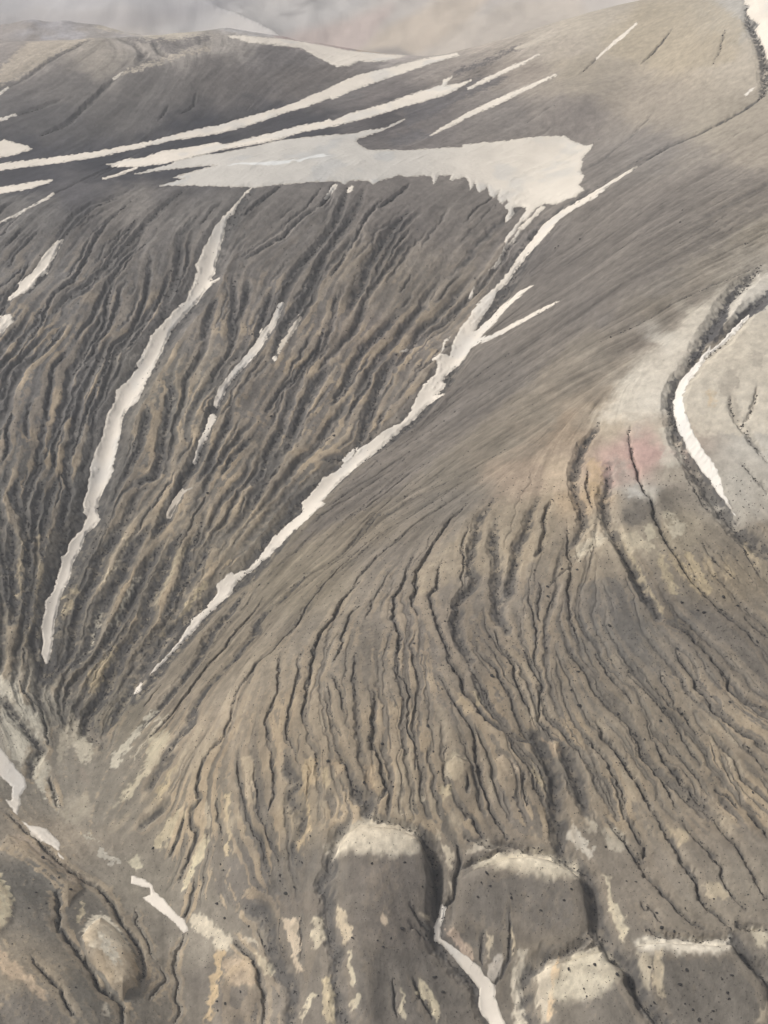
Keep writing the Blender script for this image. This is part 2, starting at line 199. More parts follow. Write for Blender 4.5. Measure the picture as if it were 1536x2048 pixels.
# ------------------------------------------------------------------ gullies, traced on the photograph tile by tile: tile halfwidth depth points
GULLIES = '''
B 3 2.6 1050,350 1000,430 950,490 925,560 915,650 890,730 870,830 895,890 925,920 900,985 830,1050 780,1120 790,1190 770,1250 790,1330 830,1430 880,1520
B 1.5 1.2 880,520 840,620 825,720 830,850 815,930 820,1040
B 3 2.2 1070,490 1055,600 1060,720 1085,790 1085,900 1070,970 1090,1060 1090,1150 1075,1200 1130,1270 1145,1320
B 3 2.2 1370,350 1320,450 1300,580 1240,680 1215,780 1190,900 1175,990 1150,1070 1095,1110
B 2.5 1.8 1480,350 1430,460 1430,600 1400,700 1350,780
B 2.5 2 850,400 740,490 650,620 590,700 540,800 490,870 490,950 470,1050 450,1110 490,1190
B 2 1.6 460,770 420,880 390,980 330,1060 330,1150 320,1250 380,1350 345,1450 355,1536
B 2 1.6 680,800 650,880 645,990 580,1060 600,1150 630,1240 690,1360 720,1450 745,1536
B 2 1.3 860,290 700,390 560,480 420,580 370,640 260,720 160,820 60,930 0,1030
B 1.2 .9 290,880 240,980 180,1080 120,1230
B 1.6 1.2 1130,0 990,80 830,170 600,280 420,370 300,450 200,470 130,570 60,650 0,720
B 1.6 1.2 600,60 430,170 300,280 150,390 30,470
B 1.3 1 830,240 610,370 420,490 210,610 0,780
B 1.3 1 1300,1010 1330,1130 1340,1250 1360,1300 1370,1400 1340,1500
B 1.3 1 1380,950 1400,1060 1370,1150 1390,1260
B 1.3 1 1530,1010 1450,1140 1440,1220
B 1.6 1.2 1060,1310 1090,1410 1180,1510
D 2.5 2 710,0 750,100 820,190 820,280 880,350 960,440 1010,500 1150,590 1330,660
D 2 1.6 650,200 720,290 770,400 860,500 910,620 920,720 950,880 970,980 1020,1150 1100,1270 1150,1380
D 1.7 1.3 870,130 930,210 1000,310 1020,390 1050,450
D 1.5 1.1 980,70 1060,120 1110,220 1180,310
D 2 1.7 1150,20 1200,120 1240,250 1280,360 1320,460
D 2 1.6 1280,20 1350,130 1400,250 1390,390 1380,500 1450,570 1470,640 1536,660
D 3.6 3 1310,590 1390,660 1440,760 1490,900 1510,1060 1520,1200 1525,1350
D 1.6 1.3 1170,620 1210,710 1280,800 1330,900 1340,990 1420,1060
D 1.8 1.5 350,0 350,80 340,170 410,230 440,310 420,400 420,560 450,630 490,720 490,860
D 1.6 1.3 1280,880 1280,1000 1300,1120
D 2.5 2 170,290 180,430 170,570 165,700 230,780 250,920 280,1000 200,1100
D 3 2.5 0,940 60,1030 140,1090 120,1200
D 1.4 1.1 700,680 700,800 685,900 700,1000
D 2 1.6 800,1140 900,1230 960,1330 990,1370
D 1.8 1.4 860,900 870,1040
D* 2.6 2.2 130,1210 300,1230 470,1290 560,1370 610,1480
P 3.4 4 290,110 350,220 400,330 415,450 410,600 400,780 400,870
P* 2.2 2 640,180 850,210 1100,250 1300,300 1450,380 1500,440
P* 2 1.8 960,260 850,270 700,320 570,400
P 2.5 2 560,200 590,330 560,430 550,600 480,660 470,800
Q 3.4 3.4 150,330 200,420 250,530 290,680 290,800 360,920 430,1040 530,1110 550,1220 610,1330 680,1440 790,1520
Q 4 3 10,0 20,150 40,290 150,380
P* 2.5 2 1536,890 1450,930 1300,1010 1200,1060 1130,1110
Q* 2.2 1.8 310,930 150,960 30,1010
P 3 2.4 1250,1000 1150,1090 1060,1150 1060,1300 1090,1450 1120,1536
P 2 1.6 950,720 945,900 940,1040 880,1160 840,1240 830,1370
P 1.8 1.4 755,850 745,950 760,1100
P 4 3 450,650 420,830 420,920 520,1020 640,1150 760,1270 740,1350 800,1460 880,1560
P 1.5 1.2 100,1190 110,1350 140,1480
P 1.8 1.4 230,1190 300,1330 400,1480
P 2 1.5 230,640 270,730 330,800 390,860
P* 1.8 1.3 210,800 280,850 390,890
Q 2.5 2 380,70 470,170 550,260 610,370 690,470 780,580 880,680 980,780 1060,830
Q 3.5 2.6 1280,860 1390,1050 1480,1110 1536,1230
Q 1.8 1.5 500,20 570,130 640,220 630,370
Q 2.2 1.9 710,0 800,140 880,280 930,370 1010,470 1040,610 1150,710 1280,830
Q 1.8 1.5 900,40 1000,160 1110,270 1190,390 1220,490 1280,590 1380,680
Q 2 1.6 1100,0 1220,110 1320,240 1390,360 1450,440 1480,560 1536,610
Q 1.8 1.4 1390,0 1500,110 1536,160
Q* 2 1.8 640,830 720,880 900,890 1000,910 1280,900
Q* 2.5 2 1300,790 1400,820 1536,830
Q 1.5 1.2 600,620 700,710 760,800
E 1.5 1.2 80,0 100,130 150,310
E 2.2 1.8 850,180 960,230 1050,320 1130,420 1220,520 1250,560 1230,640 1350,720 1530,790
E 2 1.5 1130,0 1250,120 1380,210 1470,320
E 2.2 1.7 870,350 890,430 990,550 1030,640 1090,710 1130,790 1230,870 1390,1000 1536,1060
E 1.8 1.4 280,390 330,460 400,570 470,640 540,750
E 1.5 1.1 500,510 600,630 720,740 800,830 890,930 930,1030 990,1120 1050,1200
E 1.4 1 570,480 680,590 760,690 850,770 920,850 1010,960 1050,1060 1080,1140
E 2.5 2.2 280,880 340,980 410,1080 480,1160 520,1230 590,1320 650,1430 690,1530
E 1.8 1.5 200,1000 290,1090 370,1190 430,1310 480,1420 480,1536
E 3.3 2.8 40,1050 90,1180 140,1300 180,1430 195,1536
E 1.8 1.5 560,1000 600,1100 690,1210 760,1300 800,1380 860,1500
E 2.2 1.9 730,1040 770,1140 830,1220 920,1320 990,1410 1080,1536
E 1.5 1.1 890,1150 960,1210 1030,1310
E 1.6 1.3 1360,1040 1440,1130 1536,1240
E 1.6 1.2 1150,1390 1240,1440 1330,1520
E 1.6 1.2 1380,130 1450,190 1536,270
E 1.2 .9 750,510 800,650 860,760
C 3.2 2.6 340,160 310,230 250,290 215,370 190,470 180,570 190,680 230,770 250,850 240,900 160,1010
C 3.5 2.8 410,450 410,600 380,690 400,800 430,880 470,980 520,1080 590,1190 650,1310 720,1420 760,1520
C 2.4 2.2 570,190 545,250 580,350 600,430 620,540 660,620 720,710 740,780 760,860 830,990 900,1090 980,1230 1090,1360 1200,1460 1300,1536
C 5 4 850,0 870,130 920,280 1000,420 1090,560 1180,690 1250,790 1350,900 1450,1000 1536,1070
C 1.8 1.4 120,890 130,1030 150,1130 150,1250 120,1330 150,1500
C 1.2 .8 200,1120 100,1210 0,1300
C 2.5 1.2 1250,0 1350,180 1450,320 1536,440
C 2 1 1450,0 1380,150
C 2 1 1340,430 1480,580 1536,660
C 1.2 .8 1080,1000 1170,1140 1300,1260
C 1.5 1 1310,980 1420,1120 1536,1290
C 2 1.2 970,520 1040,650 1150,800
C 1.8 1.2 260,480 265,620 290,750
U 5 3.2 1480,310 1350,440 1240,550 1170,680 1090,800 1010,930 950,1000
U 5 4 1536,500 1400,600 1300,720 1200,830 1090,920 1000,1010 900,1120 850,1220 840,1350 890,1500
U 1.5 .8 1536,270 1350,350 1100,450 850,560 600,720 300,860
U 2.5 1.2 1250,1250 1290,1400 1380,1520
U 2 1 1450,1180 1440,1300 1400,1400
W 4 3 1530,190 1480,222 1400,265 1330,295 1240,350 1150,405
W 10 5 1175,385 1090,445 1055,490 1000,590 960,650 925,690 885,760 820,835 770,875 700,920 645,970 600,1010 540,1090 500,1140 440,1180 400,1230 345,1300 275,1390
W 3 1.5 1068,570 1033,587 1003,614 983,637 953,657
W 3 1.5 1118,602 1088,617 1038,642 993,667 963,680
W 5 3 1497,-10 1500,40 1522,80 1535,150 1525,190
W 11 5.5 500,378 470,425 440,470 415,540 390,590 350,635 310,690 270,755 230,830 210,900 190,980 180,1030 150,1075 120,1150 98,1230 90,1320 92,1345
A 2 1.6 1530,0 1400,110 1270,240 1170,360 1110,480 1040,570 950,660 890,740 820,780 760,850 700,940 620,1060
A 1.8 1.4 620,1060 590,1240 550,1290 540,1360 480,1420 380,1530
A 2.2 1.9 1530,230 1390,370 1350,490 1250,590 1210,680 1190,790 1170,900 1140,1050 1120,1180 1160,1290
A 1.5 1.2 1536,400 1460,470 1420,590 1400,700 1340,810
A 1.8 1.5 960,740 935,850 945,960 910,1100 840,1240 870,1350 885,1500
A 1.8 1.5 1100,740 1085,900 1050,1050 1010,1180 1000,1350 1070,1500
A 1.6 1.3 1290,970 1320,1130 1340,1240 1400,1350
A 1.5 1.2 1350,920 1400,1050 1420,1180
A 1.5 1.1 1500,740 1490,950 1520,1150
A 3.4 2.6 1160,160 1000,330 850,440 790,520 780,610 700,680 620,790 520,890 430,990 340,1110 310,1200 310,1270 220,1340 150,1440 90,1530
A 2.4 2 830,330 790,410 700,510 600,620 540,720 430,820 350,930 270,1040 180,1160 90,1270 0,1360
A 4 3 690,310 600,430 510,520 440,620 390,730 320,830 230,950 130,1070 40,1180 -60,1290
A 1.3 1 1450,40 1150,180 1000,290
A 1.5 1.2 80,980 30,1040 -40,1130
F 2.5 2 440,0 380,80 360,200 350,290 370,350 310,420 310,520 340,600 310,700 260,830 210,950
F 1.5 1.2 490,340 500,480 520,640
F 2.2 1.8 640,0 650,200 680,350 710,450 750,580 820,670 850,790 880,920
F 2 1.6 770,30 780,250 800,430 870,620 930,750 950,920
F 2 1.7 890,0 900,150 910,330 860,440
F 3 2.5 1000,0 1010,130 1080,240 1020,300 1090,400 1130,500 1080,610 1050,700 1090,820
F 1.5 1.2 1200,0 1230,150 1240,300
F 2 1.6 1360,0 1430,100 1470,220 1520,290
F 3.2 3.4 1450,520 1370,620 1320,740 1330,880 1250,960 1310,1080 1310,1230 1330,1360 1380,1500
F 3 2.3 180,20 80,120 0,260
F 3 2.3 130,390 40,460 -60,560
F 2 1.5 260,450 200,640 140,770
F 3 2.2 700,1130 830,1180 880,1280 890,1400 930,1500
F 1.5 1.2 790,1290 830,1400 870,1480
F 1.5 1.2 340,930 290,1130 230,1250
F 1.5 1.2 620,1390 700,1470 750,1530
O 3 2.4 1060,950 1090,1050 1060,1180 1090,1300 1110,1440 1150,1536
O 3 2.2 590,1020 620,1080 720,1190 780,1290 740,1430 740,1600
O 2 1.6 330,930 430,1020 480,1110 520,1220 545,1330 545,1536
O 1.5 1.2 810,720 810,900 830,1060
O 1.3 1 660,760 650,900 700,1060
N 2.6 2.2 60,0 150,80 270,170 380,290 500,390 620,480 760,560 830,680 900,800 990,920 1040,1050 1050,1160 1020,1210
N 1.2 .8 980,690 1000,800 1080,930 1120,1060
N 1.5 1.1 1370,870 1290,990 1280,1130 1300,1250 1290,1350 1330,1430 1270,1520
N 2.8 2.2 400,760 500,920 600,1040 660,1130 720,1250 850,1350 900,1400 890,1530
N 2.5 2 410,560 430,680 430,850
N 2 1.7 230,1040 330,1160 420,1260 470,1360 540,1470
N 1.2 .8 1190,1110 1200,1240 1080,1350
G 3 2.2 0,160 90,270 170,370 250,460 310,540 240,640 230,740
G 2 1.3 150,50 180,130 300,240 330,380 360,500
G 2 1.3 370,740 410,900 440,960
G 5 3 830,30 750,150 650,270 640,400 720,480
L 5 3.2 900,0 830,100 720,250 700,370 600,520 560,650 530,780 520,900 430,1040 330,1090
L 5 3 1080,30 960,180 890,350 830,450 740,600 700,740 660,850 590,960 500,1060
L 4 2.8 1190,130 1080,290 980,500 920,650 860,720 780,860 690,990
L 5 3 1330,60 1230,230 1180,380 1090,540 1080,690 960,850 900,920 840,1050 780,1180 690,1290 640,1400
L 3 2.2 1450,50 1380,180 1340,400 1260,540 1200,690
L 3 2 1530,150 1430,330 1360,420 1290,560
L 6 3.6 1536,520 1400,640 1250,760 1120,930 1030,1090 930,1240 870,1340 820,1430
L 4 2.5 60,0 90,100 80,230 90,400 120,600 80,720
L 4 2.5 200,180 210,350 190,550 200,700 170,800
L 4 2.5 260,700 250,900 300,1050
L 3 2 10,200 40,400 60,600
H 3.5 2.5 1240,200 1260,300 1240,430 1200,600 1180,780 1130,920 1000,980
H 3 2 1090,420 1030,680 960,850
H 4 3 1536,560 1420,830 1340,950 1230,1200 1130,1350
H 2.6 1.8 720,230 640,420 600,560 560,640 530,760
H 2.5 1.8 370,130 370,260 340,420 340,520
H 2.2 1.5 230,380 200,450 190,560 200,640
H 2.2 1.5 90,450 40,580 60,700 20,800
H 2.5 1.8 540,400 440,560 390,700 400,850
H 3 2 130,950 100,1080 180,1200 220,1300
H 3 2 310,960 260,1150 250,1300 170,1536
H 3 2 410,960 340,1150 310,1350 300,1536
H 3 2 500,980 480,1150 430,1300
K 3 2 1390,80 1280,160 1180,240 1080,340 1010,430 900,540 820,620 700,740 560,850 480,900 400,1000
K 3.2 2.2 860,170 700,220 600,290 520,370 450,470 400,560 300,680 180,790 60,900 -60,1080
K 2.5 1.8 970,180 850,280 770,350 690,480 630,600 540,760 400,870 350,960 280,1110 190,1230
K 2 1.4 1000,320 860,470 800,560 740,630
K 2 1.2 160,400 60,500
K 2 1.2 290,400 130,560 60,670
K 2.8 2 860,690 820,780 770,950 780,1020 740,1130 640,1260 580,1400
K 2.8 2 1100,600 1080,830 1020,1010 960,1150 830,1230 780,1380 720,1536
K 2.5 1.8 1250,700 1180,900 1080,1050 1000,1180 900,1300
K 2.2 1.5 1380,480 1370,640 1290,850
K 2 1.3 480,1120 370,1250 240,1370
K 2.2 1.5 480,1290 390,1400 370,1500
I 2.5 1.8 610,60 490,150 370,240 270,310
I 2 1.2 160,190 80,260 0,360
I 2.5 1.8 870,230 750,310 620,440 480,520 340,610
I 3.5 2.5 1080,90 1050,190 1000,320 930,440 830,550 760,620 690,700 620,800
I 2.5 2 990,60 940,150 880,230
I 4 3 1200,110 1130,260 1080,330 1000,450 900,600 860,700 800,840 720,970 640,1050 560,1250 540,1330
I 2.5 1.8 1330,180 1200,330 1150,450 1060,580 960,730
I 2.5 1.8 1536,60 1400,170 1300,240
I 4 2.8 1530,270 1420,360 1350,470 1280,580 1230,660 1200,760 1140,880 1100,960
I 2.5 1.8 1536,400 1440,500 1380,620
I 3 2 530,850 490,950 430,1130 420,1200
I 3 2 350,780 350,870 300,1000
I 3 2 250,780 250,930 240,1100 230,1250
I 3 2 110,900 60,1050 30,1200
I 2 1.4 1000,870 970,1000
I 2.2 1.6 900,1120 870,1260 770,1370 700,1480 620,1580
I 3 2 1450,1020 1300,1180 1180,1290 1120,1400 1050,1600
I 2.4 1.6 1330,1280 1260,1400 1230,1530
I 4 3 590,900 540,1050 470,1180 360,1320 220,1500 130,1640 80,1750 20,1920
J 4 2.6 930,130 860,230 800,340 740,450 690,580 640,700
J 2.5 1.8 1150,100 1050,270 970,390
J 2.2 1.5 1260,140 1240,240 1130,390 1080,500
J 4 2.6 1430,30 1350,170 1290,330 1230,450 1200,580 1160,680 1040,770 940,800
J 2.4 1.6 700,180 580,300 490,450
J 3 2 230,430 200,560 110,720 60,850 0,950
J 2.6 1.8 370,640 250,770 160,900
J 3 2 600,560 510,720 450,900 380,980
J 5 2.6 880,930 700,1100 640,1210 480,1370 420,1500
J 2.2 1.5 590,850 460,990 380,1160
J 1.4 .9 1536,740 1300,900 1060,1050 960,1130
J 1.4 .9 1500,1330 1370,1440 1290,1520
J 1.6 1 1536,960 1280,1190 1130,1380 1000,1536
J 1.4 .9 1530,860 1200,1130 1000,1300
X 3 2 900,530 780,620 690,720 600,800 500,900 300,990
X 3 1.6 660,290 480,380 330,460 180,580 60,640
X 3 1.6 460,720 300,780 120,840
X 2 1.2 1440,680 1420,770 1320,830
X 2 1.2 1240,760 1160,880
X 4 2.4 860,260 1000,330 1060,390 1000,460
X 4 2.4 1120,300 1160,370 1230,410
W 2 1.2 1273,46 1248,70 1223,90 1193,116 1160,148
W 2.5 1.4 1345,55 1310,100 1285,125
W 2 1 1450,60 1440,100 1425,130
'''
polys = []           # (pixel points, halfwidth, depth, follows the fall line)
for line in GULLIES.strip().split('\n'):
    t = line.split(); ox, oy, sz = TILES[t[0][0]]; k = sz/1536
    pts = np.array([[float(a) for a in p.split(',')] for p in t[3:]])*k + (ox, oy)
    polys.append((pts, float(t[1]), float(t[2]), '*' not in t[0]))

def resample(pts, step):
    seg = np.hypot(*np.diff(pts, axis=0).T); L = np.concatenate([[0], np.cumsum(seg)])
    s = np.linspace(0, L[-1], max(2, int(L[-1]/step)+1))
    return np.stack([np.interp(s, L, pts[:, 0]), np.interp(s, L, pts[:, 1])], 1)

allp = [resample(p[0], 8) for p in polys]
cnt = np.cumsum([0]+[len(a) for a in allp]); cat = np.concatenate(allp)
px_, py_ = march(cat[:, 0], cat[:, 1], Z0)
plan = [np.stack([px_[a:b], py_[a:b]], 1) for a, b in zip(cnt[:-1], cnt[1:])]
for k, p in enumerate(plan):      # drop a jump over a ridge line
    d = np.hypot(*np.diff(p, axis=0).T); bad = np.where(d > 80)[0]
    if len(bad): plan[k] = p[:bad[0]+1] if bad[0] > len(p)/2 else p[bad[-1]+1:]

# fall-line direction field on a coarse grid, from the traced channels
gp, gt, gw = [], [], []
for p, pl in zip(plan, polys):
    if not pl[3] or len(p) < 3: continue
    d = np.diff(p, axis=0); L = np.hypot(*d.T)+1e-6
    gp.append((p[1:]+p[:-1])/2); gt.append(d/L[:, None]); gw.append(np.full(len(d), 1.0))
for (u0, v0, u1, v1) in [(1300,150,1150,260),(1450,80,1340,240),(1150,200,1020,280),(1350,480,1100,640),(1500,420,1250,560),(1250,700,950,860),(1000,200,850,270),(700,240,500,285),
                         (1200,100,1050,180),(500,150,420,230),(200,160,120,230),(1000,620,900,700),(1200,480,1080,560),(1100,760,850,920),(1150,650,950,780)]:
    q0 = resample(np.array([[u0, v0], [u1, v1]], float), 12); X, Y = march(q0[:, 0], q0[:, 1], Z0); p = np.stack([X, Y], 1)
    d = np.diff(p, axis=0); L = np.hypot(*d.T)+1e-6
    gp.append((p[1:]+p[:-1])/2); gt.append(d/L[:, None]); gw.append(np.full(len(d), 1.5))
gp = np.concatenate(gp); gt = np.concatenate(gt); gw = np.concatenate(gw)
DX, DY = np.zeros_like(Zc), np.zeros_like(Zc)
cx_, cy_ = GX[np.ix_(ri, ci)], GY[np.ix_(ri, ci)]
for i in range(len(ri)):
    if Y1[ri[i]] > 1700: DY[i] = -1; continue
    near = np.abs(gp[:, 1]-Y1[ri[i]]) < 140
    if near.sum() < 5: DY[i] = -1; continue
    g = gp[near]
    d2 = (cx_[i][:, None]-g[None, :, 0])**2 + (cy_[i][:, None]-g[None, :, 1])**2 + 40
    w = gw[near]/d2**1.6
    DX[i] = (w*gt[near][:, 0]).sum(1); DY[i] = (w*gt[near][:, 1]).sum(1)
L = np.hypot(DX, DY)+1e-9; DX /= L; DY /= L
CR, CCm = cubic_mat(ri, NR), cubic_mat(ci, NC)
FX = CR @ DX @ CCm.T; FY = CR @ DY @ CCm.T; L = np.hypot(FX, FY)+1e-9; FX /= L; FY /= L

# procedural rills that follow the fall line
def region(u, v):      # (density, halfwidth, depth) of the small rills by place
    crest = np.interp(u, [0, 300, 450, 700, 1000, 1150, 1250, 1400, 1536], [1500, 1480, 1400, 1180, 1000, 900, 830, 640, 540])
    snowg = np.interp(u, [0, 280, 440, 650, 780, 930, 1060, 1170, 1400, 1536], [1400, 1385, 1180, 970, 860, 670, 470, 390, 260, 180])
    if v < 365: return (0.10, 2.0, 0.9)
    if v < snowg: return (0.62, 2.0, 1.5)
    if v < crest: return (0.45, 0.8, 0.6)
    if v < 1250: return (0.40, 0.8, 0.6)
    if v < 1680: return (0.95, 0.9, 0.9)
    return (0.16 if u < 640 else 0, 0.9, 0.8)
seeds = []
while len(seeds) < 1000:
    u, v = random.uniform(-240, 1780), random.uniform(200, 2080)
    dn, hw, dp = region(u, v)
    if random.random() < dn*(0.55+0.45*min(1, 900/v)): 
        big = random.random() < 0.3
        seeds.append((u, v, hw*random.uniform(.9, 1.7), dp*random.uniform(.9, 1.5), random.uniform(70, 150)) if big else (u, v, hw*random.uniform(.35, .8), dp*random.uniform(.35, .8), random.uniform(16, 70)))
seeds = np.array(seeds); X, Y = march(seeds[:, 0], seeds[:, 1], Z0)
paths = [[] for _ in seeds]; X = X.copy(); Y = Y.copy(); step = 3.0
for it in range(50):
    for k in range(len(seeds)):
        if it*step <= seeds[k, 4]: paths[k].append((X[k], Y[k]))
    fx, fy = samp(FX, X, Y), samp(FY, X, Y)
    turn = 0.16*noise(X, Y, 16, 91)+0.36*noise(X, Y, 4.5, 92)
    X = X + step*(fx - fy*turn); Y = Y + step*(fy + fx*turn)
for k, p in enumerate(paths):
    if len(p) > 4:
        pa = np.array(p); pu, pv = project(pa[:, 0], pa[:, 1], samp(Z0, pa[:, 0], pa[:, 1]))
        cut = np.where(((pv > 1640) & (pu > 600)) | ((pv > 1390+0.55*pu) & (pu < 330)) | ((pu < 600) & (pv > 1820)))[0]
        if len(cut): p = p[:cut[0]]
        cut = np.where((pu > 1190) & (pu < 1600) & (pv > 500) & (pv < 1000))[0]
        if len(cut): p = p[:cut[0]]
    if len(p) > 4: plan.append(np.array(p)); polys.append((None, seeds[k, 2], seeds[k, 3], True))

# ------------------------------------------------------------------ carve
wx = GX + 0.8*noise(GX, GY, 6, 11) + 0.6*noise(GX, GY, 2.4, 12) + 0.3*noise(GX, GY, 1.1, 15)
wy = GY + 0.8*noise(GX, GY, 6, 13) + 0.6*noise(GX, GY, 2.4, 14) + 0.3*noise(GX, GY, 1.1, 16)
CARVE = np.zeros_like(Z); RIM = np.zeros_like(Z); FLOOR = np.zeros_like(Z); BANK = np.zeros_like(Z)
for k, (p, pl) in enumerate(zip(plan, polys)):
    hw, dp = pl[1], pl[2]; n_ = len(p)-1
    if pl[0] is not None and hw < 3: hw *= 0.43 if p[:, 1].mean() < 640 else 0.72
    big = 0.8 if hw >= 3 else 0.72; bk = 0.30 if hw >= 3 else 0.5; fl = (1.0 if pl[3] else 0.55) if pl[0] is not None else 0.75
    if n_ < 1: continue
    tot = np.arange(n_+1)/n_; tap = smooth(0, 0.18, tot)*(1-0.75*smooth(0.8, 1.0, tot)); tap = 0.25+0.75*tap
    for s in range(n_):
        a, b = p[s], p[s+1]; R = hw*1.5+4.5
        r0, r1 = np.searchsorted(Y1, min(a[1], b[1])-R), np.searchsorted(Y1, max(a[1], b[1])+R)
        if r1 <= r0: continue
        cc = C1[r0:r1]; sl = min(((min(a[0], b[0])-R)/cc).min(), ((min(a[0], b[0])-R)/cc).max()); sh = max(((max(a[0], b[0])+R)/cc).min(), ((max(a[0], b[0])+R)/cc).max())
        c0, c1 = np.searchsorted(S1, sl), np.searchsorted(S1, sh)
        if c1 <= c0: continue
        x = wx[r0:r1, c0:c1]; y = wy[r0:r1, c0:c1]
        d = b-a; L2 = d@d+1e-9
        t = np.clip(((x-a[0])*d[0]+(y-a[1])*d[1])/L2, 0, 1)
        dist = np.hypot(x-a[0]-t*d[0], y-a[1]-t*d[1])
        w = hw*(0.55+0.45*(tap[s]+(tap[s+1]-tap[s])*t)); dd = dp*(tap[s]+(tap[s+1]-tap[s])*t)
        e = np.clip(1-dist/(w*1.5), 0, 1)
        e2 = np.clip(1-dist/(w*1.3+2.6), 0, 1); BANK[r0:r1, c0:c1] = np.maximum(BANK[r0:r1, c0:c1], bk*dd*e2*e2*(1.6-0.6*e2))
        prof = dd*np.minimum(1, e*1.2)**0.95
        RIM[r0:r1, c0:c1] = np.maximum(RIM[r0:r1, c0:c1], dd*np.clip(1-np.abs(dist-w*1.75)/(w*0.55), 0, 1))
        CARVE[r0:r1, c0:c1] = np.maximum(CARVE[r0:r1, c0:c1], prof)
        FLOOR[r0:r1, c0:c1] = np.maximum(FLOOR[r0:r1, c0:c1], fl*np.clip((1.25-dist/(w*big))*2.4, 0, 1)*np.minimum(1, dd/1.6))
Z = Z0 - CARVE - BANK

# flow-aligned streaks (line integral of noise along the fall line)
rr = np.arange(0, NR, 2); cc2 = np.arange(0, NC, 2)
fxh, fyh = FX[::2, ::2], FY[::2, ::2]
dyr = np.gradient(Y1)[::2][:, None]; dsc = (np.gradient(S1)[None, ::2]*C1[::2, None])
vr = fyh/dyr/2; vc = (fxh - GX[::2, ::2]*0.857/C1[::2, None]*fyh)/dsc/2      # index units of the half grid per metre
hR, hC = fxh.shape
def lic(nz, length, st):
    out = nz.copy(); n_ = 1
    I0, J0 = np.meshgrid(np.arange(hR, dtype=float), np.arange(hC, dtype=float), indexing='ij')
    for sg in (1, -1):
        I, J = I0.copy(), J0.copy()
        for _ in range(int(length/st)):
            i = np.clip(I.astype(int), 0, hR-1); j = np.clip(J.astype(int), 0, hC-1)
            I += sg*st*vr[i, j]; J += sg*st*vc[i, j]
            out += nz[np.clip((I+.5).astype(int), 0, hR-1), np.clip((J+.5).astype(int), 0, hC-1)]; n_ += 1
    out /= n_; return out/(out.std()+1e-9)
hx, hy = GX[::2, ::2], GY[::2, ::2]
n_f = rng.standard_normal((hR, hC)); n_c = noise(hx, hy, 3.2, 31)+0.5*noise(hx, hy, 7, 32)
LF = lic(n_f, 8, 0.5); LC = lic(n_c, 17, 0.7); LB = lic(noise(hx, hy, 10, 33)+0.4*noise(hx, hy, 22, 34), 60, 1.6)
def up2(F):
    o = np.empty((hR, NC)); o[:, ::2] = F[:, :(NC+1)//2]; o[:, 1::2] = (F[:, :NC//2] + F[:, np.minimum(np.arange(1, NC//2+1), F.shape[1]-1)])/2
    q_ = np.empty((NR, NC)); q_[::2] = o[:(NR+1)//2]; q_[1::2] = (o[:NR//2] + o[np.minimum(np.arange(1, NR//2+1), hR-1)])/2
    return q_
LF, LC, LB = up2(LF), up2(LC), up2(LB)
U0, V0 = project(GX, GY, Z0)
crestv = np.interp(U0, [0, 300, 450, 700, 1000, 1150, 1250, 1400, 1536], [1500, 1480, 1400, 1180, 1000, 900, 830, 640, 540])
snowv = np.interp(U0, [0, 280, 440, 650, 780, 930, 1060, 1170, 1400, 1536], [1400, 1385, 1180, 970, 860, 670, 470, 390, 260, 180])
far = GY > 1500
left_slope = smooth(365, 420, V0)*(1-smooth(-25, 25, V0-snowv))
flank = smooth(-20, 20, V0-snowv)*(1-smooth(-60, 40, V0-crestv))*smooth(300, 420, V0)
amp = 0.19 + 0.26*left_slope + 0.34*flank
amp = np.where(V0 < 330, 0.35, amp)*(1-smooth(1600, 1700, V0)*0.6)
pale_slope = smooth(1020, 1200, U0)*(1-smooth(240, 330, V0)) + smooth(1180, 1260, U0)*smooth(560, 640, V0)*(1-smooth(960, 1020, V0))*(1-flank)
amp = amp*(1-0.8*np.clip(pale_slope, 0, 1)); farf = 1-smooth(1380, 1560, GY); amp = amp*farf; LC = LC*farf; LF = LF*farf; LB = LB*farf
Z += (1-farf)*(-70*np.abs(noise(GX+0.6*GY, GY*0.6, 260, 55)) + 30*noise(GX, GY, 500, 57) + 9*fbm(GX, GY, 80, 3, 56))
Z += amp*(0.5*LC + (0.16+0.16*flank)*LF) + 0.5*left_slope*np.abs(LB)
Z += 0.13*fbm(GX, GY, 1.7, 2, 51) + 0.6*left_slope*fbm(GX, GY, 6, 4, 53, 0.6)

